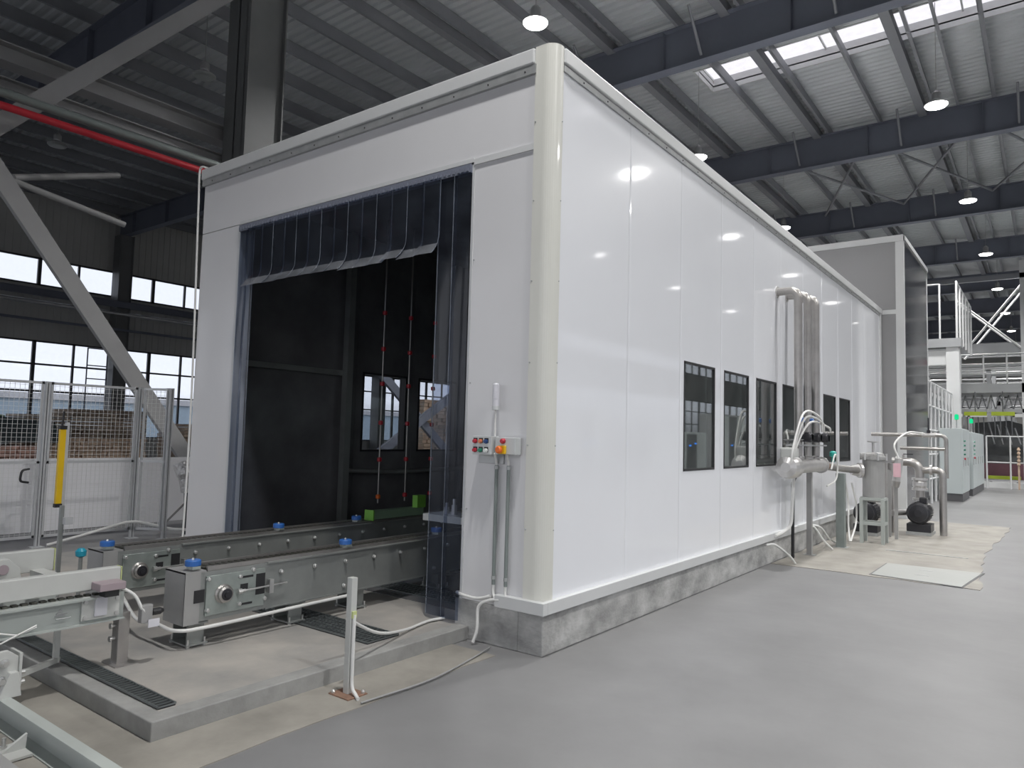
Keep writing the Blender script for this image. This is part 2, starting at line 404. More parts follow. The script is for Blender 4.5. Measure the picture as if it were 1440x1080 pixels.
# purlins
def zsec(x, y0, y1):
    b = MB(); b.box(x-0.006, x+0.006, y0, y1, 11.62, 11.97); b.box(x-0.075, x, y0, y1, 11.965, 11.98); b.box(x, x+0.075, y0, y1, 11.60, 11.615); return b
p0 = tag(zsec(0.96, YB, YE).build('roof_purlin', 'purlin'), 'thin grey steel purlin under the ribbed roof sheet', 'purlin', 'thin roof purlins')
x = -33.0+0.36
while x < XR:
    if abs(x-0.96) > 0.2:
        o = p0.copy(); COL.objects.link(o); o.location.x = p0.location.x+(x-0.96)
    x += 1.5
for i, x in enumerate((-9.0, -5.99, -2.96, 0.075, 3.1, 6.1, 9.1, 12.1)):
    b = MB().box(x-0.11, x+0.11, YB, YE, 11.55, 11.80)
    tag(b.build('roof_tie_beam', 'purlin'), 'wide grey steel tie beam between thin purlins under the roof', 'beam', 'wide roof tie beams')

# roof cross braces in two bays
def xb(a, b, lab):
    tag(MB().tube([(a[0], a[1], 11.35), (b[0], b[1], 11.35)], 0.045, 8).build('roof_brace', 'purlin'), lab, 'brace', 'thin diagonal roof braces')
for x, q in ((-4.6, 'left'), (-1.6, 'middle'), (1.4, 'right')):
    xb((x, 20.3), (x+3, 27.9), 'thin diagonal roof brace of the %s cross, running back to the right' % q); xb((x+3, 20.3), (x, 27.9), 'thin diagonal roof brace of the %s cross, running back to the left' % q)

# middle column row
def column(x, y, lab, w=0.62, d=0.5):
    t = thing('steel_column', lab, 'column', (x, y, 0))
    MB().box(x-w/2-0.1, x+w/2+0.1, y-d/2-0.1, y+d/2+0.1, 0, 0.04).build('base_plate', 'column', t)
    b = MB(); b.box(x-w/2, x+w/2, y-d/2, y-d/2+0.03, 0.04, 10.6); b.box(x-w/2, x+w/2, y+d/2-0.03, y+d/2, 0.04, 10.6); b.box(x-0.015, x+0.015, y-d/2, y+d/2, 0.04, 10.6)
    b.box(x+w/2-0.12, x+w/2-0.1, y-d/2, y+d/2, 0.04, 10.6)
    b.build('shaft', 'column', t); return t
column(-9.05, 3.2, 'big grey steel column rising behind the booth roof', 0.72, 0.78)
column(-9.05, 11.5, 'grey steel column behind the booth, second of the middle row')
for i, y in enumerate(FR[3:]):
    column(-9.05, y, 'grey steel column hidden down the middle row, %s beyond the tower' % ord_[i])
for i, y in enumerate(FR[:7]):
    column(XL+0.5, y, 'dark steel column standing against the window wall, %s from the camera end' % ord_[i], 0.7, 0.62)

# window wall pipes and brackets
tag(MB().tube([(XL+1.05, YB, 6.75), (XL+1.05, 60, 6.75)], 0.09, 10).build('wall_pipe', 'silver'), 'silver pipe running along the far window wall', 'pipe')
tag(MB().ibeam((XL+1.02, YB, 7.2), (XL+1.02, 60, 7.2), 0.22, 0.30).build('wall_rail', 'steel'), 'dark steel rail along the window wall above the silver pipe', 'beam')
tag(MB().box(XL+0.92, XL+1.1, YB, 60, 5.95, 6.05).build('cable_tray', 'steel'), 'thin dark cable tray on the window wall below the silver pipe', 'tray')
# fall-back ladder frames in front of the lower windows
lf = MB()
for (yy) in (9.9, 10.75): lf.tube([(XL+1.2, yy, 0.0), (XL+1.2, yy, 5.0)], 0.03, 8)
for zz in (3.6, 4.2, 4.98): lf.tube([(XL+1.2, 9.9, zz), (XL+1.2, 10.75, zz)], 0.025, 8)
tag(lf.build('ladder_frame', 'steel'), 'thin tubular frame standing before the window wall by its dark column', 'frame')

# braces, crane rail and pipes of the middle row
tag(MB().bar((-9.0, -2.62, 7.53), (-9.0, 2.45, 0.75), 0.10, 0.26).build('diagonal_brace', 'brace'), 'broad grey diagonal brace sloping down behind the mesh fence', 'brace')
tag(MB().bar((-8.98, -2.6, 3.9), (-8.98, 3.0, 10.1), 0.10, 0.26).build('diagonal_brace', 'brace'), 'broad grey diagonal brace rising to the top of the big column', 'brace')
tag(MB().bar((-9.0, 3.7, 5.18), (-9.0, 10.3, 0.05), 0.08, 0.2).build('diagonal_brace', 'steel'), 'diagonal brace seen through the left booth window, sloping down to the right', 'brace')  # darker than the front braces: backlit shade put into the colour
tag(MB().bar((-8.9, 11.2, 3.84), (-8.9, 4.9, 0.1), 0.08, 0.2).build('diagonal_brace', 'steel'), 'diagonal brace seen through the booth windows, sloping down to the left', 'brace')  # same dark material, its backlit shade painted in
tag(MB().tube([(-9.1, -0.6, 5.15), (-9.9, 1.2, 5.9)], 0.05, 8).build('strut', 'brace'), 'short grey strut ending free under the roof, upper of two', 'strut')
tag(MB().tube([(-9.1, -0.6, 5.1), (-9.1, 1.0, 4.85)], 0.05, 8).build('strut', 'brace'), 'short grey strut sloping down from the brace joint, lower of two', 'strut')
t = thing('crane_rail', 'pale grey crane runway beam behind the big column', 'beam', (-9.7, 3, 6.9))
MB().ibeam((-9.7, YB, 7.17), (-9.7, 60, 7.17), 0.34, 0.30).build('girder', 'brace', t)
MB().box(-9.74, -9.66, YB, 60, 7.32, 7.38).build('rail', 'galv', t)
tag(MB().ibeam((-9.62, YB, 6.68), (-9.62, 60, 6.68), 0.22, 0.17).build('cable_duct', 'brace'), 'narrow grey steel beam directly below the crane runway', 'beam')
tag(MB().tube([(-8.55, YB, 6.13), (-8.55, 60, 6.13)], 0.065, 12).build('overhead_pipe', 'pipegrey'), 'grey green pipe running just above the red pipe', 'pipe')
tag(MB().tube([(-8.5, YB, 5.93), (-8.5, 60, 5.93)], 0.055, 12).build('overhead_pipe', 'red'), 'bright red pipe running overhead toward the booth corner', 'pipe')

# outside building seen through the lower windows
t = thing('outside_building', 'pale blue low building outside the lower windows', 'building', (-62, 15, 0))
MB().box(-66, -62, -20, 60, 0, 3.4).build('wall', 'outblue', t)
MB().box(-67, -61.8, -20, 60, 3.4, 3.9).build('parapet', 'outwhite', t)

# ---------------------------------------------------------------- lamps
def lamp(x, y, lit, lab):
    z = 9.5
    t = thing('high_bay_lamp', lab, 'lamp', (x, y, z-0.02), 'high bay lamps hanging from the roof')
    MB().tube([(x, y, z+0.34), (x, y, 11.99)], 0.008, 6).build('cord', 'galv', t)
    MB().lathe((x, y, z+0.12), (0, 0, 1), [(0.09, 0), (0.10, 0.03), (0.10, 0.16), (0.05, 0.22), (0.02, 0.24)], 16).build('driver_housing', 'lampshade', t)
    MB().lathe((x, y, z), (0, 0, 1), [(0.25, 0), (0.25, 0.02), (0.12, 0.10), (0.08, 0.13)], 24).build('lamp_shade', 'lampshade', t)
    MB().lathe((x, y, z-0.045), (0, 0, 1), [(0.16, 0), (0.22, 0.015), (0.24, 0.045)], 24).build('diffuser', 'lamp_on' if lit else 'lamp_off', t)
    if lit:
        ld = bpy.data.lights.new('lamp_light', 'AREA'); ld.shape = 'DISK'; ld.size = 0.45; ld.energy = LAMP_W; ld.spread = math.radians(150)
        ld.color = (1.0, 0.985, 0.97)
        lo = bpy.data.objects.new('lamp_light', ld); COL.objects.link(lo); lo.parent = t; lo.location = (0, 0, -0.05)
LY = [-1.8, 6.4, 14.4, 22.5, 30.5, 38.6, 46.7, 54.8, 62.9, 71]
special = {(-4.8, 6.4): 'bright lit high bay lamp just above the booth corner', (-4.8, 14.4): 'lit high bay lamp hanging just over the booth roof edge',
           (1.0, 14.4): 'lit high bay lamp under the rooflight, nearest at right', (1.0, 22.5): 'lit high bay lamp, second of the right row',
           (1.0, 30.5): 'lit high bay lamp, third of the right row', (1.0, 38.6): 'lit high bay lamp, fourth of the right row, above the X brace'}
ROWN = {-4.8: 'above the booth', 1.0: 'along the right aisle', 6.8: 'right of the aisle', 12.6: 'nearest the right wall'}
for x in (-4.8, 1.0, 6.8, 12.6):
    for i, y in enumerate(LY):
        if (x, y) in ((-4.8, -1.8),): continue
        if x > 2 and y > 50: continue
        lamp(x, y, True, special.get((x, y), 'lit high bay lamp in the row %s, %s from the camera end' % (ROWN[x], ord_[i])))
lamp(-12.2, 3.9, False, 'unlit high bay lamp just left of the big column')
lamp(-19.6, 3.7, False, 'unlit high bay lamp at far left below the crane beam')
# ================================================================ BOOTH
BL, BX, BH, PT = 13.16, -4.90, 4.55, 0.08
booth = thing('white_booth', 'large white panelled booth with strip curtain doorway and side windows', 'booth', (-2.45, 6.6, 0))
# front wall
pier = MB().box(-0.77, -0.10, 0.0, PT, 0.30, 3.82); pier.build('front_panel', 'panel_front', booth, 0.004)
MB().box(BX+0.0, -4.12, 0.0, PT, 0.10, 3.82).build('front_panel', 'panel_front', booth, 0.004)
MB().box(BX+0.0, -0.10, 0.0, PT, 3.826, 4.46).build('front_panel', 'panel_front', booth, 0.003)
b = MB().box(-0.77, -0.10, -0.012, 0.0, 3.79, 3.84); b.box(-4.12, -0.77, -0.012, 0, 3.815, 3.85)
b.build('header_trim', 'trimw', booth)
MB().box(-4.15, -4.10, -0.005, 0.14, 0.1, 3.80).build('door_jamb', 'trimw', booth); MB().box(-0.79, -0.765, -0.005, 0.14, 0.3, 3.80).build('door_jamb', 'trimw', booth)
b = MB(); b.box(-4.10, -0.79, -0.03, 0.03, 3.73, 3.80)
for i in range(66): b.box(-4.08+i*0.05, -4.055+i*0.05, -0.045, -0.03, 3.74, 3.77)
b.build('hanging_rail', 'steel', booth)
# side panels
def wall_x(xo, xi, y0, y1, z0, z1, hole=None):
    b = MB()
    def bx(a, c, e, g):
        if c > a and g > e: b.box(min(xo, xi), max(xo, xi), a, c, e, g)
    if hole:
        a, c, e, g = hole
        bx(y0, a, z0, z1); bx(c, y1, z0, z1); bx(a, c, z0, e); bx(a, c, g, z1)
    else: bx(y0, y1, z0, z1)
    return b
seams = [0.10, 1.25]+[2.37+1.12*i for i in range(10)]
seams = [0.10, 1.25, 2.37, 3.49, 4.61, 5.73, 6.85, 7.97, 9.09, 10.21, 11.33, 12.45, 13.10]
for i in range(len(seams)-1):
    y0, y1 = seams[i]+0.0012, seams[i+1]-0.0012; w = 2 <= i <= 8
    hole = (seams[i]+0.09, seams[i]+0.93, 1.27, 2.39) if w else None
    b = wall_x(-0.003, -PT, y0, y1, 0.38, 4.46, hole)
    # rolled edges: chamfered outer skin
    e = 0.022
    def skin(a, c, z0, z1, ca, cc):
        q = [(0.0, a+(e if ca else 0)), (0.0, c-(e if cc else 0)), (-0.003, c), (-0.003, a)]
        b.add([(p[0], p[1], z0) for p in q]+[(p[0], p[1], z1) for p in q], [(3, 2, 1, 0), (4, 5, 6, 7), (0, 1, 5, 4), (1, 2, 6, 5), (2, 3, 7, 6), (3, 0, 4, 7)])
    if hole:
        skin(y0, hole[0], 0.38, 4.46, True, False); skin(hole[1], y1, 0.38, 4.46, False, True)
        skin(hole[0], hole[1], 0.38, hole[2], False, False); skin(hole[0], hole[1], hole[3], 4.46, False, False)
    else: skin(y0, y1, 0.38, 4.46, True, True)
    b.build('side_panel', 'panel', booth)
    if w:
        a, c, z0, z1 = hole; f = MB(); t_ = 0.022
        f.box(-0.07, 0.004, a, a+t_, z0, z1); f.box(-0.07, 0.004, c-t_, c, z0, z1); f.box(-0.07, 0.004, a, c, z0, z0+t_); f.box(-0.07, 0.004, a, c, z1-t_, z1)
        wf = f.build('window_frame', 'black', booth)
        MB().box(-0.016, -0.010, a+t_, c-t_, z0+t_, z1-t_).build('pane', 'booth_glass', wf)
# left wall with windows
lh = [(2.43+1.12*i, 3.29+1.12*i) for i in range(7)]
ls = [0.10]+[2.31+1.12*i for i in range(8)]+[13.1]
for i in range(len(ls)-1):
    hole = (lh[i-1][0], lh[i-1][1], 1.30, 2.42) if 1 <= i <= 7 else None
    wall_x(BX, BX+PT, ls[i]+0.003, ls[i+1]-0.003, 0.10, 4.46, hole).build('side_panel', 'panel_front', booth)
    if hole:
        a, c, z0, z1 = hole; f = MB(); t_ = 0.025; xa, xb_ = BX-0.01, BX+0.12
        f.box(xa, xb_, a, a+t_, z0, z1); f.box(xa, xb_, c-t_, c, z0, z1); f.box(xa, xb_, a, c, z0, z0+t_); f.box(xa, xb_, a, c, z1-t_, z1)
        wf = f.build('window_frame', 'black', booth)
        MB().box(BX+0.03, BX+0.035, a+t_, c-t_, z0+t_, z1-t_).build('pane', 'glass', wf)
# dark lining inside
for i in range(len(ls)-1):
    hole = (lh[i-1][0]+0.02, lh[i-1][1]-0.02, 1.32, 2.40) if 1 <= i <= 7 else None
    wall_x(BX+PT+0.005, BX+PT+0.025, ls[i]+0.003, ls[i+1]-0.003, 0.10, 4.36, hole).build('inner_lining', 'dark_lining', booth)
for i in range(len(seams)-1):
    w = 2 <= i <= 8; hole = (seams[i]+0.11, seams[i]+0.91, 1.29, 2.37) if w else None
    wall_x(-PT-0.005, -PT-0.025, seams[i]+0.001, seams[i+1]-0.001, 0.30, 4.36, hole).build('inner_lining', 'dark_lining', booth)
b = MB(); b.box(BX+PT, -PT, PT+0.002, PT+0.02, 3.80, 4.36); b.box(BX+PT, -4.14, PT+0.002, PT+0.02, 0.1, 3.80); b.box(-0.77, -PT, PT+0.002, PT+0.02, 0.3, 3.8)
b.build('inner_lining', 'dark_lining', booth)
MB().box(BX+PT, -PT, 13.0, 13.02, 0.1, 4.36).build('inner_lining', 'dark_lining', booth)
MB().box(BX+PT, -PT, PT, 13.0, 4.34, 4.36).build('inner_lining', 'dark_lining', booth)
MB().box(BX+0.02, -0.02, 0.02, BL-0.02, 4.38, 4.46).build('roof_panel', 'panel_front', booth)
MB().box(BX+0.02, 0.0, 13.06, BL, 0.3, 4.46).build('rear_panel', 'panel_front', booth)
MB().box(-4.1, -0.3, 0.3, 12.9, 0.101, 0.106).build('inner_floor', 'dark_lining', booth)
# frame post and rails on the inner left wall
b = MB(); b.box(-4.72, -4.62, 2.0, 2.1, 0.1, 4.3); b.box(-4.75, -4.70, 0.2, 2.0, 2.33, 2.40); b.build('inner_frame', 'convplate', booth)
MB().tube([(-4.68, 2.05, 1.05), (-4.5, 2.8, 1.02), (-4.5, 5.0, 1.05)], 0.03, 8).build('inner_pipe', 'convplate', booth)
# corner trim, quarter round
cp = [(-0.17, 0.0), (-0.17, -0.018)]+[(-0.085+0.10*math.sin(a), 0.082-0.10*math.cos(a)) for a in [math.radians(10*i) for i in range(0, 10)]]+[(0.015, 0.10), (0.0, 0.10), (0.0, 0.08), (-0.05, 0.0)]
cb = MB(); cb.prism(cp, 'z', 0.36, 4.60); ct = cb.build('corner_trim', 'cream', booth)
def screw(p, ax, mt='galv', r=0.007): MB().lathe(p, ax, [(r, 0), (r*0.75, 0.005)], 8).build('screw', mt, booth)
for z in [0.9+0.62*i for i in range(6)]:
    screw((-0.158, -0.018, z), (0, -1, 0)); screw((0.015, 0.093, z), (1, 0, 0), r=0.005)
for z in (3.0, 2.0, 1.0): screw((-0.75, 0, z), (0, -1, 0))
# cap
b = MB(); b.box(BX-0.03, -0.172, -0.04, 0.10, 4.465, 4.59); b.box(-0.10, 0.033, 0.102, BL+0.03, 4.465, 4.59); b.box(BX-0.03, BX+0.10, 0.10, BL+0.03, 4.465, 4.59)
b.build('roof_cap', 'trimw', booth, 0.012)
b = MB(); b.box(BX-0.01, -0.16, -0.03, 0.0, 4.39, 4.463); b.box(-0.0, 0.014, 0.11, BL, 4.41, 4.463); b.build('cap_flashing', 'galv', booth)
for i in range(13): screw((-4.7+i*0.37, -0.03, 4.42), (0, -1, 0), 'black', 0.008)
for i in range(33): screw((0.014, 0.4+i*0.39, 4.435), (1, 0, 0), 'black', 0.008)
# rear corner strip
MB().box(-0.01, 0.02, 12.98, 13.14, 0.38, 4.46).build('corner_trim', 'trimw', booth)
# base trim
b = MB(); b.box(-0.40, 0.045, -0.06, 0.0, 0.305, 0.395); b.box(-0.0, 0.045, 0.0, BL, 0.305, 0.395); b.build('base_trim', 'trimw', booth, 0.004)
# plinth
pl = MB(); pl.box(-0.22, 0.0, 0.0, BL, 0.0, 0.30); pl.box(-0.84, -0.22, 0.0, 0.25, 0.0, 0.30)
tag(pl.build('concrete_plinth', 'plinth', bevel=0.008), 'rough grey concrete plinth under the booth side wall', 'plinth')
tag(MB().box(-5.15, -4.92, -0.05, 13.0, 0, 0.26).build('concrete_plinth', 'beige', bevel=0.008), 'low beige concrete block at the booth left corner', 'plinth')

# strip curtain
sc_ = thing('strip_curtain', 'dark see-through strip curtain hanging in the booth doorway', 'curtain', (-2.45, -0.03, 3.75))
def strip(x0, x1, zb, curl, y, bow=0.0):
    n = 14; vs = []; 
    for i in range(n+1):
        t = i/n; z = 3.74+(zb-3.74)*t; 
        q = max(0, (t-0.72)/0.28)
        for j in range(7):
            u = j/6; yy = y-curl*q*q-bow*math.sin(math.pi*u)*(0.3+0.7*t)
            vs.append((x0+(x1-x0)*u, yy, z+0.0*u))
    fs = [(i*7+j, i*7+j+1, (i+1)*7+j+1, (i+1)*7+j) for i in range(n) for j in range(6)]
    return vs, fs
xs0 = -3.83; ns_ = 14; pw = (3.83-1.10)/ns_
for i in range(ns_):
    x0 = xs0+i*pw; zb = 3.07+random.uniform(-0.012, 0.012)
    y = -0.045-(i % 2)*0.006
    vs, fs = strip(x0-0.012, x0+pw+0.012, zb, 0.10+random.uniform(-0.015, 0.02), y, 0.006)
    o = MB(); o.add(vs, fs, True); so = o.build('curtain_strip', 'strip', sc_)
    e = MB(); k7 = [vs[r*7:(r+1)*7] for r in range(15)]
    tip = [Vector(p)+Vector((0, -0.003, 0)) for r in k7[12:] for p in r]
    e.add(tip, [(a*7+j, a*7+j+1, (a+1)*7+j+1, (a+1)*7+j) for a in range(2) for j in range(6)], True); e.build('sheen_tip', 'tip_sheen', so)  # paler overlay paints in the light caught by the curled end
    g = MB(); g.tube([Vector(r[6])+Vector((-0.004, -0.004, 0)) for r in k7], 0.0035, 5); g.build('strip_seam', 'strip_edge', so)
for (x0, x1, y) in ((-1.13, -0.93, -0.02), (-0.96, -0.78, -0.028), (-4.09, -3.93, -0.02), (-3.96, -3.80, -0.028)):
    vs, fs = strip(x0, x1, 0.13, 0.0, y, 0.012); o = MB(); o.add(vs, fs, True); so = o.build('curtain_strip', 'strip', sc_)
    g = MB(); xe = x0 if x0 > -2 else x1
    g.tube([(xe, y-0.004, 3.74), (xe, y-0.004, 0.13)], 0.004, 5); g.build('strip_seam', 'strip_edge', so)

# control station
cs = thing('control_station', 'grey button box with yellow emergency stop on the booth pier', 'switch box', (-0.48, -0.07, 1.4))
bx = MB().box(-0.615, -0.43, -0.11, -0.02, 1.437, 1.58).build('button_box', 'boxgrey', cs, 0.004)
MB().box(-0.405, -0.215, -0.095, -0.02, 1.445, 1.572).build('stop_box', 'boxgrey', cs, 0.004)
MB().box(-0.62, -0.38, -0.02, 0.0, 1.37, 1.56).build('back_plate', 'galv', cs)
cols = [['btn_red', 'btn_orange', 'btn_blue'], ['btn_red', 'btn_green', 'btn_white']]
for r in range(2):
    for c_ in range(3):
        x = -0.585+c_*0.054; z = 1.538-r*0.068
        o = MB().box(x-0.019, x+0.019, -0.113, -0.11, z-0.012, z+0.026).build('legend_plate', 'black', cs)
        MB().lathe((x, -0.113, z), (0, -1, 0), [(0.017, 0), (0.017, 0.008), (0.013, 0.009), (0.013, 0.022)], 14).build('push_button', cols[r][c_], cs)
MB().lathe((-0.325, -0.095, 1.545), (0, -1, 0), [(0.020, 0), (0.020, 0.02), (0.014, 0.03)], 14).build('push_button', 'btn_red', cs)
MB().box(-0.365, -0.295, -0.115, -0.095, 1.448, 1.512).build('stop_collar', 'yellow', cs, 0.006)
MB().lathe((-0.335, -0.115, 1.48), (0, -1, 0), [(0.014, 0), (0.014, 0.012), (0.028, 0.016), (0.028, 0.032), (0.02, 0.04)], 18).build('stop_button', 'orange', cs)
MB().lathe((-0.437, -0.06, 1.58), (0, 0, 1), [(0.008, 0), (0.008, 0.20)], 10).build('pole', 'cable', cs)
o = MB().lathe((-0.437, -0.06, 1.78), (0, 0, 1), [(0.028, 0), (0.028, 0.03)], 18).build('lamp_base', 'boxgrey', cs)
MB().lathe((-0.437, -0.06, 1.81), (0, 0, 1), [(0.027, 0), (0.027, 0.05), (0.025, 0.052), (0.027, 0.054), (0.027, 0.105), (0.025, 0.107), (0.027, 0.109), (0.027, 0.165), (0.020, 0.175)], 18).build('signal_light', 'opal', cs)
for x, lab in ((-0.435, 'left of the two grey conduits below the button box'), (-0.32, 'right of the two grey conduits below the yellow stop switch')):
    t = thing('cable_conduit', lab, 'conduit', (x, -0.03, 0.3))
    MB().tube([(x, -0.03, 0.46), (x, -0.03, 1.36)], 0.014, 10).build('conduit_tube', 'pipegrey', t)
    MB().tube(spline([(x, -0.03, 1.35), (x, -0.04, 1.40), (x+0.01, -0.07, 1.45)]), 0.010, 8).build('cable_end', 'cable', t)
    MB().tube(spline([(x, -0.03, 0.48), (x, -0.03, 0.40), (x+0.03, -0.045, 0.36)]), 0.011, 8).build('cable_end', 'cable', t)
    for z in (0.50, 1.33): MB().lathe((x, -0.03, z), (0, 0, 1), [(0.018, 0), (0.018, 0.025)], 10).build('coupling', 'galv', t)
tag(MB().tube(spline([(-0.46, -0.03, 0.37), (-0.60, -0.02, 0.33), (-0.78, -0.01, 0.335), (-0.855, 0.04, 0.33), (-0.83, 0.10, 0.315), (-0.70, 0.04, 0.315), (-0.50, 0.02, 0.315)]), 0.012, 8).build('white_cable', 'cable'), 'white cable looped over the left end of the concrete plinth', 'cable')
tag(MB().tube(spline([(-0.36, -0.05, 0.36), (-0.46, -0.05, 0.34), (-0.55, -0.06, 0.28), (-0.55, -0.07, 0.12), (-0.57, -0.09, 0.02)]), 0.013, 8).build('white_cable', 'cable'), 'white cable hanging down the plinth front to the floor', 'cable')
tag(MB().tube(spline([(BX-0.035, -0.05, 4.2), (BX-0.05, -0.05, 4.55), (BX, -0.05, 4.615), (BX+0.05, 0.0, 4.60)]), 0.012, 8).build('white_cable', 'cable'), 'white cable bent over the booth top left corner', 'cable')
tag(MB().tube(spline([(BX-0.035, -0.05, 4.2), (BX-0.018, -0.012, 2.0), (BX-0.018, -0.02, 0.36), (BX+0.02, -0.07, 0.29), (-4.55, -0.12, 0.26), (-4.5, -0.16, 0.12)]), 0.012, 8).build('white_cable', 'cable'), 'thin white cable running down the booth left edge', 'cable')

# inside the booth: three nozzle rods, fixtures
for i, (y, lab) in enumerate(((1.975, 'left'), (2.45, 'middle'), (2.925, 'right'))):
    t = thing('nozzle_rod', 'thin hanging rod with red nozzles inside the booth, %s of three' % lab, 'rod', (-3.9, y, 0.7))
    MB().tube([(-3.9, y, 0.68), (-3.9, y, 4.34)], 0.011, 8).build('rod', 'stainless', t)
    for z in (0.76, 1.23, 1.70, 2.2, 2.65, 3.12):
        MB().lathe((-3.9, y, z-0.03), (0, 0, 1), [(0.012, 0), (0.03, 0.01), (0.03, 0.05), (0.012, 0.06)], 12).build('nozzle', 'orange' if (z < 1 and i == 0) else 'red', t)
# ================================================================ CONVEYORS
def conveyor(x0, x1, y0, y1, lab, discs, far=False):
    t = thing('chain_conveyor', lab, 'conveyor', ((x0+x1)/2, (y0+y1)/2, 0.10))
    zb, zt = 0.27, 0.60
    # side plates and floor of the trough
    b = MB(); b.box(x1-0.008, x1, y0+0.02, y1, zb, zt); b.box(x1-0.04, x1+0.006, y0+0.62, y1, zb-0.006, zb+0.006); b.box(x1-0.03, x1+0.02, y0+0.62, y1, zt-0.004, zt+0.006)
    b.build('side_plate', 'convplate', t)
    b = MB(); b.box(x0, x0+0.008, y0+0.02, y1, zb, zt); b.build('side_plate', 'convplate', t)
    MB().box(x0+0.008, x1-0.008, y0+0.02, y1, zb+0.05, zb+0.06).build('trough_floor', 'convplate', t)
    # bent end cover
    b = MB(); b.box(x0-0.006, x1+0.006, y0-0.01, y0+0.02, zb-0.01, zt+0.01); b.box(x1, x1+0.008, y0-0.01, y0+0.10, zb-0.01, zt+0.01); b.box(x0-0.006, x1+0.006, y0-0.01, y0+0.14, zt, zt+0.012)
    b.build('end_cover', 'convend', t)
    # chain guides and chain on top
    for xa, xb_ in ((x1-0.035, x1-0.015), (x0+0.03, x0+0.05)):
        MB().box(xa, xb_, y0+0.16, y1, zt-0.02, zt+0.03).build('guide_rail', 'stainless', t)
    b = MB(); n = int((y1-y0-0.16)/0.05)
    for i in range(n):
        y = y0+0.16+i*0.05
        b.box(x0+0.07, x1-0.06, y, y+0.036, zt-0.03, zt+0.018)
        if i % 2: b.box(x0+0.09, x1-0.08, y+0.03, y+0.05, zt-0.02, zt+0.01)
    b.build('chain', 'chain', t)
    # bearing plate with bearing, tension rod, slots
    X = x1+0.008
    bp = MB().box(X-0.006, X+0.006, y0+0.14, y0+0.60, zb+0.03, zt-0.03).build('bearing_plate', 'bearingplate', t, 0.003)
    cy, cz = y0+0.27, zb+0.165
    MB().lathe((X, cy, cz), (1, 0, 0), [(0.066, 0), (0.066, 0.012), (0.055, 0.02), (0.055, 0.045), (0.044, 0.052)], 24).build('bearing_housing', 'stainless', bp)
    MB().lathe((X+0.045, cy, cz), (1, 0, 0), [(0.040, 0), (0.040, 0.01), (0.022, 0.012), (0.020, 0.022)], 20).build('bearing_cap', 'blackmetal', bp)
    sl = MB(); sl.box(X-0.004, X+0.008, y0+0.40, y0+0.46, cz+0.005, cz+0.045); sl.box(X-0.004, X+0.008, y0+0.40, y0+0.50, cz+0.085, cz+0.100); sl.box(X-0.004, X+0.008, y0+0.40, y0+0.50, cz-0.105, cz-0.090)
    sl.box(X-0.004, X+0.008, y0+0.525, y0+0.60, cz-0.05, cz+0.10); sl.build('slot', 'black', bp)
    MB().box(x1+0.006, x1+0.011, y0+0.055, y0+0.13, cz-0.035, cz+0.05).build('inspection_hole', 'black', t)
    b = MB(); b.tube([(X+0.025, y0+0.40, cz), (X+0.025, y0+0.78, cz+0.006)], 0.007, 8); b.box(X, X+0.04, y0+0.62, y0+0.655, cz-0.05, cz+0.05); b.lathe((X+0.025, y0+0.37, cz), (0, 1, 0), [(0.02, 0), (0.02, 0.03), (0.012, 0.035), (0.012, 0.06)], 8)
    b.build('tension_rod', 'bolt', t)
    def bolt(y, z, r=0.014): MB().lathe((x1+0.006, y, z), (1, 0, 0), [(r*1.25, 0), (r*1.25, 0.006), (r, 0.007), (r, 0.022), (r*0.6, 0.026)], 10).build('bolt', 'bolt', t)
    for (dy, dz) in ((0.155, 0.115), (0.155, -0.095), (0.395, 0.10), (0.395, -0.09), (0.50, 0.135), (0.60, -0.085)): bolt(y0+dy, cz+dz)
    y = y0+0.74
    while y < y1-0.3 and y < 4.0: bolt(y, zt-0.075); y += 0.31
    for y in (y0+2.42, y0+1.35): bolt(y, zb+0.06)
    # supports
    for y in (y0+0.11, y0+0.92, y0+1.55, y0+2.6, y0+4.2, y0+6.4, y0+9.0):
        s = MB(); s.box(x0+0.0, x1-0.01, y-0.07, y+0.07, zb-0.02, zb-0.008); s.box(x0+0.0, x1-0.01, y-0.075, y+0.075, 0.112, 0.122)
        s.box(x0+0.02, x0+0.03, y-0.06, y+0.06, 0.12, zb); s.box(x1-0.05, x1-0.04, y-0.06, y+0.06, 0.12, zb); s.box(x0+0.02, x1-0.045, y+0.05, y+0.06, 0.12, zb)
        so = s.build('support_foot', 'convplate', t)
        g = MB()
        for xx in (x0+0.015, x1-0.025):
            for yy in (y-0.06, y+0.06): g.lathe((xx, yy, 0.100), (0, 0, 1), [(0.014, 0), (0.014, 0.012), (0.007, 0.013), (0.007, 0.055)], 8)
        g.build('levelling_bolts', 'bolt', so)
    for (y, z) in discs:
        xx = x1-0.05
        d = MB().lathe((xx, y, z), (0, 0, 1), [(0.050, 0), (0.052, 0.004), (0.052, 0.034), (0.046, 0.040)], 22).build('locating_disc', 'blue', t)
        MB().lathe((xx, y, z+0.04), (0, 0, 1), [(0.01, 0), (0.006, 0.012)], 10).build('disc_pin', 'bolt', d)
        MB().box(xx-0.03, xx+0.05, y-0.03, y+0.03, z-0.02, z).build('disc_bracket', 'bearingplate', d)
    return t
conveyor(-1.95, -1.70, -1.76, 12.2, 'steel chain conveyor in front, running into the booth, blue disc at its end', [(-1.69, 0.645), (-0.36, 0.65), (0.75, 0.65)])
conveyor(-3.15, -2.90, -1.76, 12.2, 'steel chain conveyor behind the front one, farther from the camera', [(-1.72, 0.645), (-0.16, 0.65), (0.80, 0.65)], True)
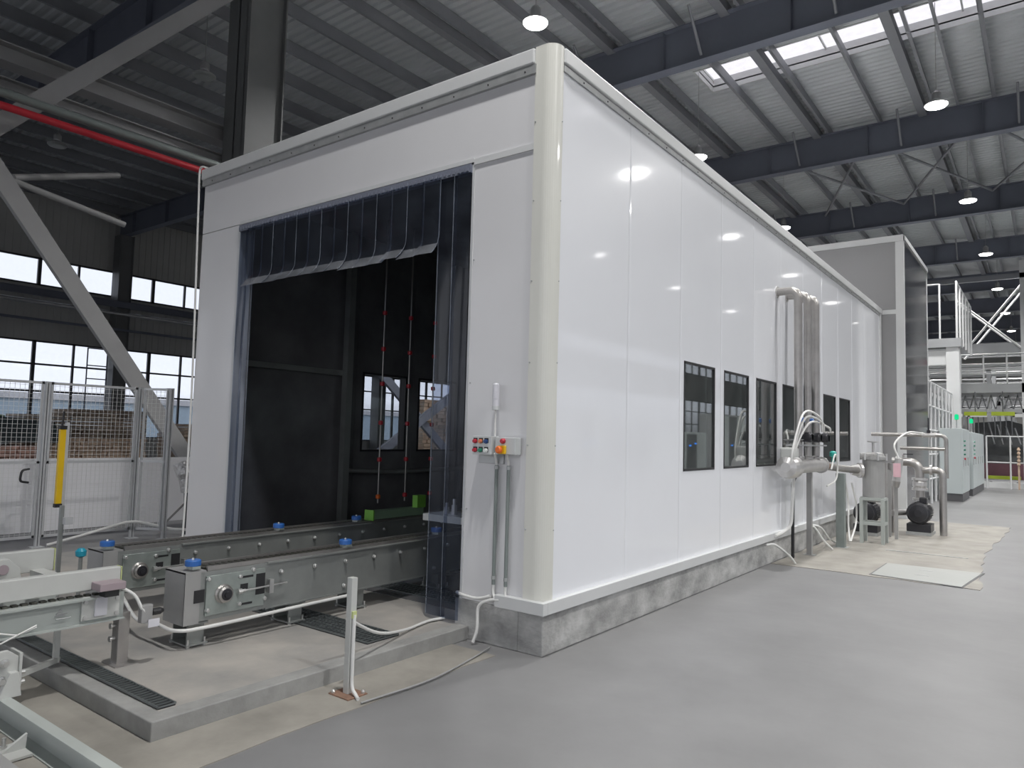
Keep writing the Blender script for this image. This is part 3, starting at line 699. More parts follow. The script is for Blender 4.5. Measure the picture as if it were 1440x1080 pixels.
# cables along the conveyor
tag(MB().tube(spline([(-2.9, -1.6, 0.24), (-2.3, -1.78, 0.21), (-1.98, -1.8, 0.235), (-1.72, -1.80, 0.235), (-1.66, -1.6, 0.235), (-1.64, -0.9, 0.25), (-1.64, -0.35, 0.255)]), 0.013, 8).build('white_cable', 'cable'), 'white cable tied under the front conveyor and across to the rear one', 'cable')
tag(MB().tube(spline([(-0.58, -1.32, 0.42), (-0.75, -0.9, 0.22), (-0.9, -0.5, 0.13), (-0.98, -0.15, 0.118), (-0.95, 0.0, 0.118)]), 0.011, 8).build('white_cable', 'cable'), 'white cable dropping from the short post onto the slab', 'cable')
tag(MB().tube(spline([(-0.28, -1.45, 0.016), (-0.25, -0.9, 0.016), (-0.33, -0.4, 0.016), (-0.40, -0.1, 0.016)]), 0.006, 6).build('floor_cable', 'greycable'), 'thin grey cable lying on the floor beside the kerb', 'cable')

# fixtures on the conveyor inside
fx = thing('green_fixture', 'pale green bar and bright green block on the rear conveyor', 'fixture', (-2.9, 1.5, 0.65))
MB().box(-3.0, -2.88, 0.98, 1.75, 0.64, 0.73).build('bar', 'palegreen', fx, 0.004)
MB().box(-3.01, -2.87, 0.965, 0.98, 0.63, 0.74).build('end_plate', 'green', fx)
MB().box(-2.92, -2.84, 1.60, 1.74, 0.73, 0.87).build('block', 'green', fx, 0.004)
lg = thing('inner_ledge', 'pale grey ledge with small fittings seen through the right strip curtain', 'ledge', (-1.2, 0.6, 0.1))
MB().box(-1.62, -0.88, 0.42, 0.72, 0.80, 0.86).build('ledge_top', 'upwhite', lg)
for x in (-1.0,): MB().box(x-0.04, x+0.04, 0.60, 0.68, 0.1, 0.80).build('leg', 'convplate', lg)
for x, h in ((-1.45, 0.10), (-1.36, 0.14), (-1.12, 0.22)): MB().lathe((x, 0.55, 0.86), (0, 0, 1), [(0.025, 0), (0.025, h*0.6), (0.015, h*0.6), (0.015, h)], 12).build('fitting', 'stainless_lt', lg)

# floor grates
def grate(poly, n, lab, lengthwise):
    """poly: four corners a,b (start) c,d (end); bars across between the sides"""
    a, b_, c_, d = [Vector((p[0], p[1], 0)) for p in poly]
    t = thing('floor_grate', lab, 'grate', tuple((a+c_)/2+Vector((0, 0, 0.1))))
    g = MB(); g.prism([(p.x, p.y) for p in (a, b_, c_, d)], 'z', 0.100, 0.1055); g.build('channel', 'black', t)  # black sheet on the slab stands in for the shaded recess
    g = MB(); z = 0.112
    for i in range(n+1):
        q = i/n; P = a.lerp(d, q); Q = b_.lerp(c_, q); P.z = Q.z = z; g.bar(P, Q, 0.006, 0.008)
    for q in ([0, 1] if not lengthwise else [0, 0.2, 0.4, 0.6, 0.8, 1]):
        P = a.lerp(b_, q); Q = d.lerp(c_, q); P.z = Q.z = z; g.bar(P, Q, 0.008, 0.010)
    g.build('bars', 'grate', t)
grate([(-0.83, -2.365), (-0.83, -2.27), (-2.95, -2.27), (-2.95, -2.365)], 56, 'narrow steel drain grate along the kerb', False)
grate([(-0.90, -0.85), (-0.90, -0.55), (-3.6, -0.55), (-3.6, -0.85)], 66, 'wide steel floor grate crossing under the conveyors', True)
grate([(-1.0, 0.45), (-1.0, 0.75), (-3.6, 0.75), (-3.6, 0.45)], 60, 'steel floor grate inside the booth doorway', True)

# short post by the kerb
t = thing('sensor_post', 'short light grey post with cable on a brown base plate by the kerb', 'post', (-0.47, -1.38, 0))
MB().box(-0.56, -0.38, -1.46, -1.31, 0.0, 0.012).build('base_plate', 'rust', t)
b = MB(); b.box(-0.495, -0.45, -1.405, -1.36, 0.012, 0.70); b.build('post', 'upwhite', t, 0.003)
MB().tube(spline([(-0.44, -1.385, 0.48), (-0.435, -1.39, 0.2), (-0.43, -1.39, 0.06), (-0.38, -1.40, 0.02), (-0.34, -1.42, 0.014)]), 0.011, 8).build('cable', 'cable', t)
MB().box(-0.45, -0.435, -1.40, -1.37, 0.46, 0.50).build('clip', 'yellowgreen', t)
for (x, y) in ((-0.54, -1.44), (-0.40, -1.33)): MB().lathe((x, y, 0.012), (0, 0, 1), [(0.012, 0), (0.012, 0.01), (0.006, 0.02)], 8).build('bolt', 'bolt', t)

# feed conveyor at the left
t = thing('feed_conveyor', 'pale painted feed conveyor at the left edge with twin beams', 'conveyor', (-2.1, -3.4, 0.0))
Y1 = -2.20
MB().box(-1.74, -1.68, -5.5, Y1, 0.595, 0.715).build('side_beam', 'upwhite', t, 0.006)
MB().box(-1.742, -1.678, Y1, Y1+0.006, 0.595, 0.715).build('end_plate', 'yellowgreen', t)
b = MB(); b.box(-1.70, -1.685, -5.5, Y1+0.03, 0.40, 0.555); b.box(-1.76, -1.64, -5.5, Y1-0.15, 0.545, 0.557); b.box(-1.76, -1.66, -5.5, Y1+0.03, 0.395, 0.405)
b.build('lower_channel', 'upgreen', t)
MB().box(-2.52, -2.46, -5.5, -2.28, 0.60, 0.745).build('side_beam', 'upwhite', t, 0.006)
MB().box(-2.522, -2.458, -2.28, -2.274, 0.60, 0.745).build('end_plate', 'yellowgreen', t)
MB().box(-2.48, -2.47, -5.5, -2.25, 0.38, 0.55).build('lower_channel', 'upgreen', t)
b = MB(); b.box(-2.46, -1.74, -2.42, -2.34, 0.58, 0.62); b.box(-2.46, -1.74, -2.9, -2.80, 0.5, 0.6); b.build('cross_member', 'upwhite', t)
b = MB(); b.prism([(-2.86, 0.60), (-2.58, 0.60), (-2.60, 0.70), (-2.66, 0.76), (-2.74, 0.76), (-2.80, 0.66)], 'x', -2.20, -2.12); b.build('bracket_plate', 'upwhite', t, 0.003)
MB().lathe((-2.115, -2.69, 0.70), (1, 0, 0), [(0.03, 0), (0.03, 0.004)], 16).build('bracket_hole', 'pinkgrey', t)
b = MB(); n = 46
for i in range(n): b.box(-1.735, -1.70, -4.5+i*0.048, -4.47+i*0.048, 0.555, 0.568)
b.build('chain', 'chain', t)
pl_ = MB().box(-1.684, -1.668, -2.42, -2.20, 0.42, 0.56).build('gusset_plate', 'upwhite', t, 0.003)
b = MB()
for yy in (-2.40, -2.22):
    for zz in (0.44, 0.53): b.lathe((-1.668, yy, zz), (1, 0, 0), [(0.012, 0), (0.012, 0.008)], 10)
b.build('plate_bolts', 'bolt', pl_)
MB().box(-1.668, -1.655, -2.35, -2.28, 0.44, 0.55).build('label_plate', 'opal', t)
b = MB(); b.box(-1.68, -1.56, -2.37, -2.22, 0.60, 0.645); b.build('sensor_block', 'pinkgrey', t, 0.004)
MB().box(-1.66, -1.58, -2.33, -2.25, 0.56, 0.60).build('sensor_mount', 'black', t)
b = MB(); b.box(-1.79, -1.71, Y1+0.02, Y1+0.09, 0.10, 0.42); lg_ = b.build('leg', 'stainless', t, 0.004)
MB().box(-1.84, -1.66, Y1-0.01, Y1+0.13, 0.10, 0.108).build('foot_plate', 'stainless', t)
b = MB()
for zz in (0.26, 0.34): b.lathe((-1.75, Y1+0.02, zz), (0, -1, 0), [(0.011, 0), (0.011, 0.025), (0.018, 0.026), (0.018, 0.034)], 10)
b.build('leg_bolts', 'bolt', t)
MB().tube(spline([(-1.66, -2.22, 0.60), (-1.62, -2.14, 0.54), (-1.60, -2.10, 0.46), (-1.60, -2.07, 0.42)]), 0.010, 8).build('cable', 'cable', t)
b = MB(); b.box(-1.64, -1.59, -2.10, -2.03, 0.36, 0.47); b.build('cable_box', 'convend', t, 0.004)
MB().lathe((-1.60, -2.03, 0.42), (0, 1, 0), [(0.022, 0), (0.022, 0.05), (0.012, 0.07)], 12).build('plug', 'black', t)
MB().box(-1.585, -1.58, -2.06, -1.99, 0.33, 0.38).build('paper_tag', 'opal', t)
# hanging foot frame and wheel bracket
b = MB(); b.bar((-1.98, -2.42, 0.12), (-1.98, -2.42, 0.42), 0.03, 0.03); b.bar((-1.62, -2.76, 0.20), (-2.0, -2.40, 0.13), 0.03, 0.03); b.build('brace_frame', 'upwhite', t)
b = MB(); b.prism([(-3.02, 0.20), (-2.78, 0.20), (-2.78, 0.33), (-2.83, 0.37), (-3.02, 0.37)], 'x', -1.56, -1.53); b.prism([(-2.88, 0.13), (-2.77, 0.13), (-2.79, 0.26), (-2.83, 0.26)], 'x', -1.53, -1.49)
b.box(-1.66, -1.52, -2.78, -2.765, 0.17, 0.35)
b.build('wheel_bracket', 'upwhite', t, 0.003)
for (yy, zz) in ((-2.85, 0.31), (-2.86, 0.22)): MB().lathe((-1.53, yy, zz), (1, 0, 0), [(0.022, 0), (0.022, 0.012), (0.014, 0.013), (0.014, 0.04)], 12).build('bracket_bolt', 'bolt', t)
for zz in (0.19, 0.24): MB().lathe((-1.54, -2.765, zz), (0, 1, 0), [(0.014, 0), (0.014, 0.02)], 10).build('bracket_bolt', 'bolt', t)
b = MB(); b.lathe((-1.684, -2.86, 0.44), (1, 0, 0), [(0.014, 0), (0.014, 0.012)], 10); b.tube([(-1.67, -2.86, 0.44), (-1.66, -2.75, 0.41), (-1.65, -2.66, 0.44)], 0.005, 6); b.tube([(-1.65, -2.84, 0.38), (-1.65, -2.66, 0.45)], 0.005, 6)
b.build('cable_ties', 'cable', t)
b = MB(); b.tube([(-1.66, -2.56, 0.49), (-1.66, -2.50, 0.49)], 0.004, 6); b.tube([(-1.66, -2.56, 0.46), (-1.66, -2.48, 0.46)], 0.004, 6); b.prism([(-2.56, 0.47), (-2.50, 0.47), (-2.53, 0.515)], 'x', -1.684, -1.6825)
b.build('stencil_mark', 'galv', t)
# small cyan knob sensor and its slim pole behind
t = thing('blue_knob_sensor', 'small cyan knob on a stub beside the rear conveyor end', 'sensor', (-2.85, -1.95, 0.10))
MB().tube([(-2.85, -1.95, 0.10), (-2.85, -1.95, 0.60)], 0.015, 8).build('stub', 'convplate', t)
MB().lathe((-2.85, -1.95, 0.60), (0, 0, 1), [(0.02, 0), (0.035, 0.01), (0.038, 0.045), (0.02, 0.065)], 16).build('knob', 'cyan', t)
t = thing('bracket_pole', 'slim grey pole with a small clamp behind the feed conveyor', 'pole', (-3.9, -1.62, 0))
MB().box(-3.92, -3.89, -1.70, -1.67, 0.1, 0.88).build('pole', 'convplate', t)
MB().box(-3.89, -3.83, -1.68, -1.62, 0.72, 0.78).build('clamp', 'alu', t)

# floor rail at the lower left
t = thing('floor_rail', 'pale green steel channel rail lying on the floor at bottom left', 'rail', (-1.0, -2.86, 0))
b = MB(); b.box(-4.5, 0.6, -2.835, -2.82, 0.0, 0.13); b.box(-4.5, 0.6, -2.875, -2.82, 0.122, 0.134); b.box(-4.5, 0.6, -2.895, -2.82, 0.0, 0.012)
b.build('channel', 'upgreen', t)
MB().box(-4.5, 0.6, -3.11, -3.03, 0.0, 0.06).build('lower_bar', 'convend', t)
for x in (-1.05, -0.45, 0.15):
    q = MB(); q.box(x-0.10, x+0.10, -3.03, -2.90, 0.01, 0.022); q.prism([(-3.01, 0.02), (-2.90, 0.02), (-2.895, 0.09)], 'x', x-0.01, x+0.01)
    qo = q.build('bracket', 'upwhite', t); MB().lathe((x-0.06, -2.97, 0.022), (0, 0, 1), [(0.016, 0), (0.016, 0.012), (0.009, 0.013), (0.009, 0.05)], 8).build('anchor_bolt', 'bolt', qo)
for x in (-1.6, -0.62, 0.2):
    q = MB(); q.box(x-0.05, x+0.05, -2.82, -2.73, 0.0, 0.012); qo = q.build('bracket', 'upwhite', t)
    MB().lathe((x, -2.77, 0.012), (0, 0, 1), [(0.016, 0), (0.016, 0.012), (0.009, 0.013), (0.009, 0.045)], 8).build('anchor_bolt', 'bolt', qo)

# ================================================================ FENCE
def fence_panel(A, B, lab, h=2.12, z0=0.12, handle=False):
    A = Vector((*A, 0)); B = Vector((*B, 0)); d = (B-A).normalized(); L = (B-A).length; nrm = Vector((-d.y, d.x, 0))
    t = thing('mesh_fence_panel', lab, 'fence', tuple((A+B)/2))
    b = MB(); up = (0, 0, 1)
    for P in (A+d*0.02, B-d*0.02): b.bar(P+Vector((0, 0, z0)), P+Vector((0, 0, h)), 0.028, 0.028)
    for z in (z0+0.02, 1.08, h-0.02): b.bar(A+Vector((0, 0, z)), B+Vector((0, 0, z)), 0.028, 0.032)
    b.build('frame', 'alu', t)
    g = MB(); n = int(L/0.055)
    for i in range(1, n):
        P = A+d*(L*i/n); g.bar(P+Vector((0, 0, z0)), P+Vector((0, 0, h)), 0.0035, 0.0035)
    m_ = int((h-z0)/0.055)
    for i in range(1, m_):
        z = z0+(h-z0)*i/m_; g.bar(A+Vector((0, 0, z)), B+Vector((0, 0, z)), 0.0035, 0.0035)
    g.build('wire_mesh', 'mesh', t)
    if handle:
        P = B-d*0.12-nrm*0.0+Vector((0.03, 0, 0)); MB().tube(fillet([P+Vector((0, 0, 1.0)), P+Vector((0.06, -0.10, 0.99)), P+Vector((0.07, -0.12, 0.85)), P+Vector((0.0, 0, 0.83))], 0.05), 0.014, 8).build('handle', 'black', t)
    return t
def fence_post(p, lab, h=2.12):
    x, y = p; t = thing('fence_post', lab, 'post', (x, y, 0))
    b = MB(); b.box(x-0.025, x+0.025, y-0.026, y-0.006, 0, h); b.box(x-0.025, x+0.025, y+0.006, y+0.026, 0, h); b.box(x-0.015, x+0.015, y-0.006, y+0.006, 0, h)
    b.build('profile', 'alu', t); MB().box(x+0.0151, x+0.018, y-0.0055, y+0.0055, 0.02, h-0.02).build('slot', 'aludark', t)
    MB().box(x-0.07, x+0.07, y-0.07, y+0.07, 0, 0.01).build('foot_plate', 'alu', t)
fence_panel((-7.4, -3.2), (-7.4, -0.615), 'leftmost wire mesh fence gate leaf with black handle', handle=True)
fence_post((-7.4, -0.58), 'aluminium fence post between the gate leaf and the middle mesh panel')
fence_panel((-7.4, -0.545), (-7.4, 0.57), 'middle wire mesh fence panel behind the yellow sensor column')
fence_post((-7.4, 0.60), 'aluminium fence post at the corner of two mesh panels')
fence_panel((-7.36, 0.64), (-7.05, 0.84), 'narrow angled wire mesh fence panel next to the booth')
fence_post((-7.02, 0.86), 'aluminium fence post nearest the booth')
tag(MB().tube(spline([(-7.3, -0.5, 0.03), (-7.28, 0.0, 0.14), (-7.30, 0.5, 0.24), (-7.2, 0.75, 0.2), (-6.95, 0.95, 0.14), (-6.2, 0.9, 0.2), (-5.2, 0.1, 0.28)]), 0.02, 8).build('white_hose', 'cable'), 'white hose running along the foot of the mesh fence to the booth', 'hose')
# white board behind the fence
t = thing('white_barrier', 'low white board barrier behind the wire mesh fence', 'barrier', (-8.0, -1, 0))
MB().box(-8.02, -7.98, -3.6, 1.35, 0.12, 1.10).build('board', 'board', t)
MB().box(-8.02, -7.98, 1.36, 2.3, 0.12, 1.10).build('board', 'board', t)
for y in (-3.3, -1.0, 1.35): MB().box(-8.08, -8.02, y-0.04, y+0.04, 0, 1.1).build('post', 'alu', t)
# light curtain column
t = thing('light_curtain_column', 'yellow safety sensor bar on a slim grey column before the fence', 'sensor', (-5.85, -0.95, 0))
MB().box(-5.88, -5.84, -0.94, -0.90, 0.0, 1.60).build('column', 'alu', t, 0.004)
MB().box(-5.86, -5.81, -1.005, -0.945, 0.70, 1.52).build('sensor_bar', 'yellow', t, 0.004)
b = MB(); b.box(-5.865, -5.805, -1.01, -0.94, 1.52, 1.56); b.box(-5.865, -5.805, -1.01, -0.94, 0.66, 0.70); b.tube([(-5.84, -0.98, 1.56), (-5.84, -0.97, 1.72)], 0.012, 8); b.build('end_caps', 'black', t)
MB().box(-5.96, -5.74, -1.03, -0.80, 0, 0.012).build('foot_plate', 'alu', t)
# wrapped pipe beside booth
t = thing('foil_wrapped_pipe', 'crumpled silver foil wrapped pipe leaning beside the booth left edge', 'pipe', (-7.3, 1.35, 0))
MB().tube(spline([(-7.35, 1.22, 1.05), (-7.3, 1.28, 0.85), (-7.3, 1.33, 0.62)]), [0.11]*8+[0.09]*9, 14).build('foil_sleeve', 'foil', t)
MB().tube([(-7.3, 1.33, 0.64), (-7.28, 1.36, 0.0)], 0.05, 10).build('pipe', 'binblack', t)
MB().tube([(-7.3, 0.95, 0.12), (-7.28, 1.34, 0.5)], 0.015, 8).build('hose', 'greycable', t)

# timber, crates in the yard part of the hall
def bundle(x, y, z, lx, ly, rows, mat, lab, bh=0.09, grp=None):
    t = thing('timber_stack', lab, 'timber stack', (x, y, z))
    for r in range(rows):
        b = MB(); y_ = y-ly/2
        while y_ < y+ly/2-0.05:
            w = random.uniform(0.16, 0.3); w = min(w, y+ly/2-y_); b.box(x-lx/2+random.uniform(0, 0.12), x+lx/2+random.uniform(-0.12, 0), y_, y_+w-0.012, z+r*(bh+0.012), z+r*(bh+0.012)+bh); y_ += w
        b.build('board_layer', mat, t)
bundle(-20, 5.0, 0, 2.0, 3.0, 12, 'timber3', 'long pale brown timber stack on the floor behind the fence', 0.085)
bundle(-20.2, 5.6, 1.17, 1.6, 2.1, 9, 'timber', 'dark weathered timber stack on top of the pale one', 0.08)
bundle(-20.1, 3.9, 1.17, 1.6, 1.1, 7, 'timber', 'dark brown timber stack left of the weathered one', 0.08)
bundle(-17.6, 7.2, 0, 1.6, 1.5, 17, 'timber', 'tall greenish brown timber stack nearest the booth', 0.085)
bundle(-19.2, 2.2, 0, 1.8, 2.4, 10, 'timber2', 'reddish timber stack at the far left behind the fence', 0.085)
bundle(-18.3, 9.6, 0, 1.8, 1.9, 16, 'timber2', 'reddish brick coloured timber stack behind the booth edge', 0.085)
bundle(-14, 13.9, 0, 0.8, 1.9, 22, 'timber3', 'tall pale wooden crate stack seen through the right booth window', 0.11)
t = thing('dark_bin', 'dark covered bin standing left on the reddish timber', 'bin', (-19.4, 2.9, 1.0))
MB().prism([(1.6, 1.03), (4.0, 1.03), (3.8, 1.60), (2.6, 1.70), (1.8, 1.95), (1.5, 1.9)], 'x', -20.1, -18.7).build('bin_body', 'binblack', t)
MB().prism([(1.5, 1.90), (1.8, 1.95), (2.6, 1.70), (2.6, 1.73), (1.8, 1.99), (1.5, 1.95)], 'x', -20.2, -18.6).build('cover', 'palegreen', t)
# ================================================================ PUMP SKID
fy = [5.57, 6.02, 6.45]; fz = [3.64, 3.66, 3.68]
for i, lab in enumerate(('left', 'middle', 'right')):
    t = thing('wall_pipe', 'steel pipe bending out of the booth wall, %s of three' % lab, 'pipe', (0.28, fy[i], 1.35))
    MB().tube(fillet([(0.0, fy[i], fz[i]), (0.28, fy[i], fz[i]), (0.28, fy[i], 1.40)], 0.12, 8), 0.055, 16).build('pipe', 'stainless', t)
    MB().lathe((0.0, fy[i], fz[i]), (1, 0, 0), [(0.08, 0), (0.08, 0.012)], 16).build('wall_flange', 'stainless_lt', t)
    MB().lathe((0.28, fy[i], 1.36), (0, 0, 1), [(0.075, 0), (0.075, 0.03)], 16).build('flange', 'stainless', t)
    h = MB().lathe((0.31, fy[i], 1.66), (1, 0, 0), [(0.04, 0), (0.04, 0.05), (0.065, 0.055), (0.07, 0.12), (0.05, 0.15)], 16); h.box(0.34, 0.46, fy[i]-0.05, fy[i]+0.05, 1.60, 1.70)
    h.build('valve_actuator', 'blackmetal', t, 0.006)
    MB().box(0.20, 0.36, fy[i]-0.075, fy[i]+0.075, 1.62, 1.63).build('pipe_clamp', 'galv', t)
    MB().lathe((0.34, fy[i]-0.02, 1.86), (0, 0, 1), [(0.03, 0), (0.03, 0.05), (0.015, 0.06)], 12).build('blue_fitting', 'blue', t)
tag(MB().box(0.19, 0.37, 5.3, 6.7, 1.54, 1.56).build('pipe_bracket', 'galv'), 'thin steel bracket tying the three wall pipes together', 'bracket')
for i, (ya, yb, top) in enumerate(((5.05, 5.95, 1.98), (5.12, 6.05, 1.92), (5.2, 6.4, 1.86))):
    tag(MB().tube(spline([(0.34, ya-0.05, 1.28), (0.36, ya, 1.55), (0.40, (ya+yb)/2-0.1, top), (0.46, yb, top-0.05), (0.46, yb+0.12, 1.74)]), 0.014, 8).build('white_hose', 'cable'), 'white hose arching over the pipe valves, %s of three' % ('outer', 'middle', 'inner')[i], 'hose', 'white hoses on the valve manifold')
mf = thing('manifold', 'horizontal steel manifold collecting the wall pipes', 'manifold', (0.28, 6, 1.2))
MB().tube([(0.28, 5.35, 1.27), (0.28, 6.75, 1.27)], 0.095, 20).build('header_pipe', 'stainless_lt', mf)
MB().lathe((0.28, 4.98, 1.27), (0, 1, 0), [(0.06, 0), (0.13, 0.03), (0.15, 0.12), (0.15, 0.30), (0.11, 0.38)], 22).build('end_valve', 'stainless_lt', mf)
MB().box(0.20, 0.36, 5.02, 5.30, 1.38, 1.52).build('valve_box', 'upwhite', mf, 0.02)
MB().lathe((0.28, 6.70, 1.27), (0, 1, 0), [(0.12, 0), (0.12, 0.03), (0.095, 0.03), (0.06, 0.12)], 20).build('reducer', 'stainless_lt', mf)
MB().lathe((0.28, 6.84, 1.25), (0, 1, 0), [(0.06, 0), (0.06, 0.22)], 16).build('brass_union', 'rust', mf)
MB().tube([(0.28, 7.05, 1.24), (0.34, 7.9, 1.19), (0.50, 8.36, 1.16)], 0.055, 16).build('outlet_pipe', 'stainless', mf)
MB().lathe((0.33, 7.25, 1.30), (0, 0, 1), [(0.02, 0), (0.02, 0.08), (0.05, 0.09), (0.05, 0.15), (0.02, 0.17)], 14).build('teal_gauge', 'teal', mf)
tag(MB().tube(spline([(0.36, 7.0, 1.2), (0.38, 7.15, 1.42), (0.38, 7.3, 1.3), (0.37, 7.25, 1.05), (0.30, 7.0, 0.95)]), 0.012, 8).build('white_hose', 'cable'), 'short white hose looping over the manifold outlet pipe', 'hose')
t = thing('support_post', 'square grey green support post under the manifold outlet pipe', 'post', (0.37, 7.55, 0))
MB().box(0.31, 0.43, 7.49, 7.62, 0.01, 1.13).build('post', 'pipegrey', t, 0.004); MB().box(0.27, 0.47, 7.45, 7.66, 0, 0.012).build('foot_plate', 'galv', t)
t = thing('support_post', 'slim grey support post under the manifold', 'post', (0.2, 6.4, 0))
MB().box(0.17, 0.24, 6.37, 6.44, 0.01, 1.18).build('post', 'convend', t, 0.004); MB().box(0.13, 0.28, 6.33, 6.48, 0, 0.012).build('foot_plate', 'galv', t)
tag(MB().tube(fillet([(0.10, 5.95, 0.0), (0.10, 5.95, 1.05), (0.18, 5.95, 1.18)], 0.08), 0.022, 10).build('drop_pipe', 'black'), 'thin black pipe dropping from the manifold to the floor', 'pipe')
tag(MB().tube(fillet([(0.15, 5.82, 1.15), (0.12, 5.80, 0.45), (0.07, 5.6, 0.38), (0.06, 5.3, 0.36)], 0.1), 0.022, 10).build('white_hose', 'cable'), 'white hose dropping beside the black pipe onto the base trim', 'hose')
for i, (pts, lab) in enumerate((([(0.05, 4.95, 0.28), (0.12, 5.1, 0.27), (0.22, 5.35, 0.12), (0.27, 5.45, 0.012)], 'white hose hanging over the plinth to the floor, nearest'),
        ([(0.03, 7.0, 0.33), (0.12, 7.0, 0.33), (0.25, 7.0, 0.15), (0.35, 7.1, 0.02)], 'white hose from the plinth reaching the floor before the square post'),
        ([(0.03, 7.2, 0.34), (0.14, 7.3, 0.30), (0.22, 7.5, 0.12), (0.28, 7.8, 0.02)], 'white hose from the plinth passing behind the square post'),
        ([(0.28, 8.3, 0.95), (0.30, 8.4, 0.6), (0.34, 8.2, 0.3), (0.40, 8.0, 0.05)], 'white hose hanging left of the filter vessel, left one'),
        ([(0.36, 8.35, 0.95), (0.42, 8.4, 0.6), (0.43, 8.3, 0.3), (0.41, 8.02, 0.05)], 'white hose hanging left of the filter vessel, right one'))):
    tag(MB().tube(spline(pts), 0.015, 8).build('white_hose', 'cable'), lab, 'hose')
# filter vessel on stand
v = thing('filter_vessel', 'grey cylindrical filter vessel on a pale square stand', 'vessel', (0.66, 8.5, 0))
MB().lathe((0.66, 8.5, 0.66), (0, 0, 1), [(0.10, 0), (0.165, 0.06), (0.165, 0.68), (0.19, 0.68), (0.19, 0.73), (0.165, 0.735), (0.15, 0.78), (0.08, 0.80)], 26).build('body', 'convend', v)
b = MB()
for a in range(6): b.lathe((0.66+0.19*math.cos(a*1.047), 8.5+0.19*math.sin(a*1.047), 1.33), (0, 0, 1), [(0.016, 0), (0.016, 0.11)], 8)
b.build('clamp_bolts', 'bolt', v)
MB().tube([(0.50, 8.40, 1.40), (0.72, 8.36, 1.42)], 0.045, 12).build('swing_handle', 'stainless_lt', v)
b = MB(); b.lathe((0.66, 8.5, 1.45), (0, 0, 1), [(0.02, 0), (0.02, 0.16), (0.09, 0.17), (0.09, 0.185)], 16); b.build('vent_valve', 'stainless_lt', v)
MB().lathe((0.50, 8.36, 1.16), (0.5, 0.4, 0), [(0.075, -0.16), (0.10, -0.05), (0.12, -0.04), (0.12, 0.0)], 18).build('inlet_flange', 'stainless_lt', v)
for sx_, sy_ in ((-1, -1), (1, -1), (-1, 1), (1, 1)):
    x, y = 0.66+sx_*0.155, 8.5+sy_*0.155; MB().box(x-0.025, x+0.025, y-0.025, y+0.025, 0, 0.72).build('leg', 'upgreen', v)
b = MB(); 
for zz in (0.69, 0.30): b.box(0.531, 0.789, 8.322, 8.368, zz-0.002, zz+0.045); b.box(0.531, 0.789, 8.632, 8.678, zz-0.002, zz+0.045); b.box(0.482, 0.528, 8.371, 8.629, zz-0.002, zz+0.045); b.box(0.792, 0.838, 8.371, 8.629, zz-0.002, zz+0.045)
b.build('stand_frame', 'upgreen', v)
# canister
t = thing('filter_canister', 'tilted pinkish steel canister hanging right of the filter vessel', 'canister', (0.62, 9.9, 0.8))
MB().tube([(0.88, 9.2, 0.98), (0.93, 9.18, 1.36)], 0.065, 16).build('body', 'stainless_lt', t)
MB().tube([(0.865, 9.2, 0.88), (0.88, 9.2, 0.98)], [0.055, 0.068], 16).build('bottom_cap', 'stainless', t)
MB().box(0.85, 0.96, 9.11, 9.125, 1.05, 1.28).build('label', 'tag', t)
MB().tube(spline([(0.92, 9.18, 1.36), (0.86, 9.2, 1.6), (1.0, 9.6, 1.80), (1.15, 10.3, 1.80)]), 0.016, 8).build('hose', 'cable', t)
# pumps
def pump(x, y, lab, s=1.0):
    t = thing('pump', lab, 'pump', (x, y, 0))
    MB().box(x-0.20*s, x+0.20*s, y-0.22, y+0.35, 0.0, 0.06).build('base_frame', 'galv', t)
    MB().box(x-0.19*s, x+0.19*s, y-0.20, y+0.25, 0.06, 0.20).build('motor_foot', 'blackmetal', t, 0.01)
    m_ = MB().lathe((x, y-0.26, 0.39), (0, 1, 0), [(0.06, 0), (0.16, 0.02), (0.19, 0.05), (0.19, 0.10), (0.175, 0.10), (0.175, 0.5), (0.15, 0.54)], 28)
    mo = m_.build('motor', 'blackmetal', t)
    f = MB()
    for k in range(24):
        a = k*math.pi/12; r0, r1 = 0.17, 0.20
        f.bar((x+r0*math.cos(a), y-0.14, 0.39+r0*math.sin(a)), (x+r0*math.cos(a), y+0.2, 0.39+r0*math.sin(a)), 0.008, 0.05, (math.cos(a), 0, math.sin(a)))
    f.build('cooling_fins', 'blackmetal', mo)
    g = MB()
    for r in (0.06, 0.09, 0.12, 0.15): g.tube([(x+r*math.cos(a*0.3142), y-0.262+0.0015*r*100, 0.39+r*math.sin(a*0.3142)) for a in range(21)], 0.004, 5)
    g.build('fan_grille', 'machine', mo)
    MB().box(x+0.0, x+0.12, y-0.1, y+0.08, 0.56, 0.66).build('terminal_box', 'blackmetal', t, 0.01)
    MB().lathe((x, y+0.30, 0.39), (0, 1, 0), [(0.12, 0), (0.17, 0.02), (0.17, 0.14), (0.10, 0.16)], 20).build('pump_housing', 'stainless', t)
    return t
pump(1.07, 10.4, 'black motor pump standing right of the filter vessel')
pump(0.36, 9.6, 'black motor pump standing behind the filter vessel')
def pipe_thing(name, pts, r, mat, lab, R=0.12, flanges=()):
    t = thing(name, lab, 'pipe', tuple(pts[-1]))
    MB().tube(fillet(pts, R, 8), r, 16).build('pipe', mat, t)
    for (p, ax, fr) in flanges: MB().lathe(p, ax, [(fr, -0.02), (fr, 0.02)], 18).build('flange', 'stainless_lt', t)
    return t
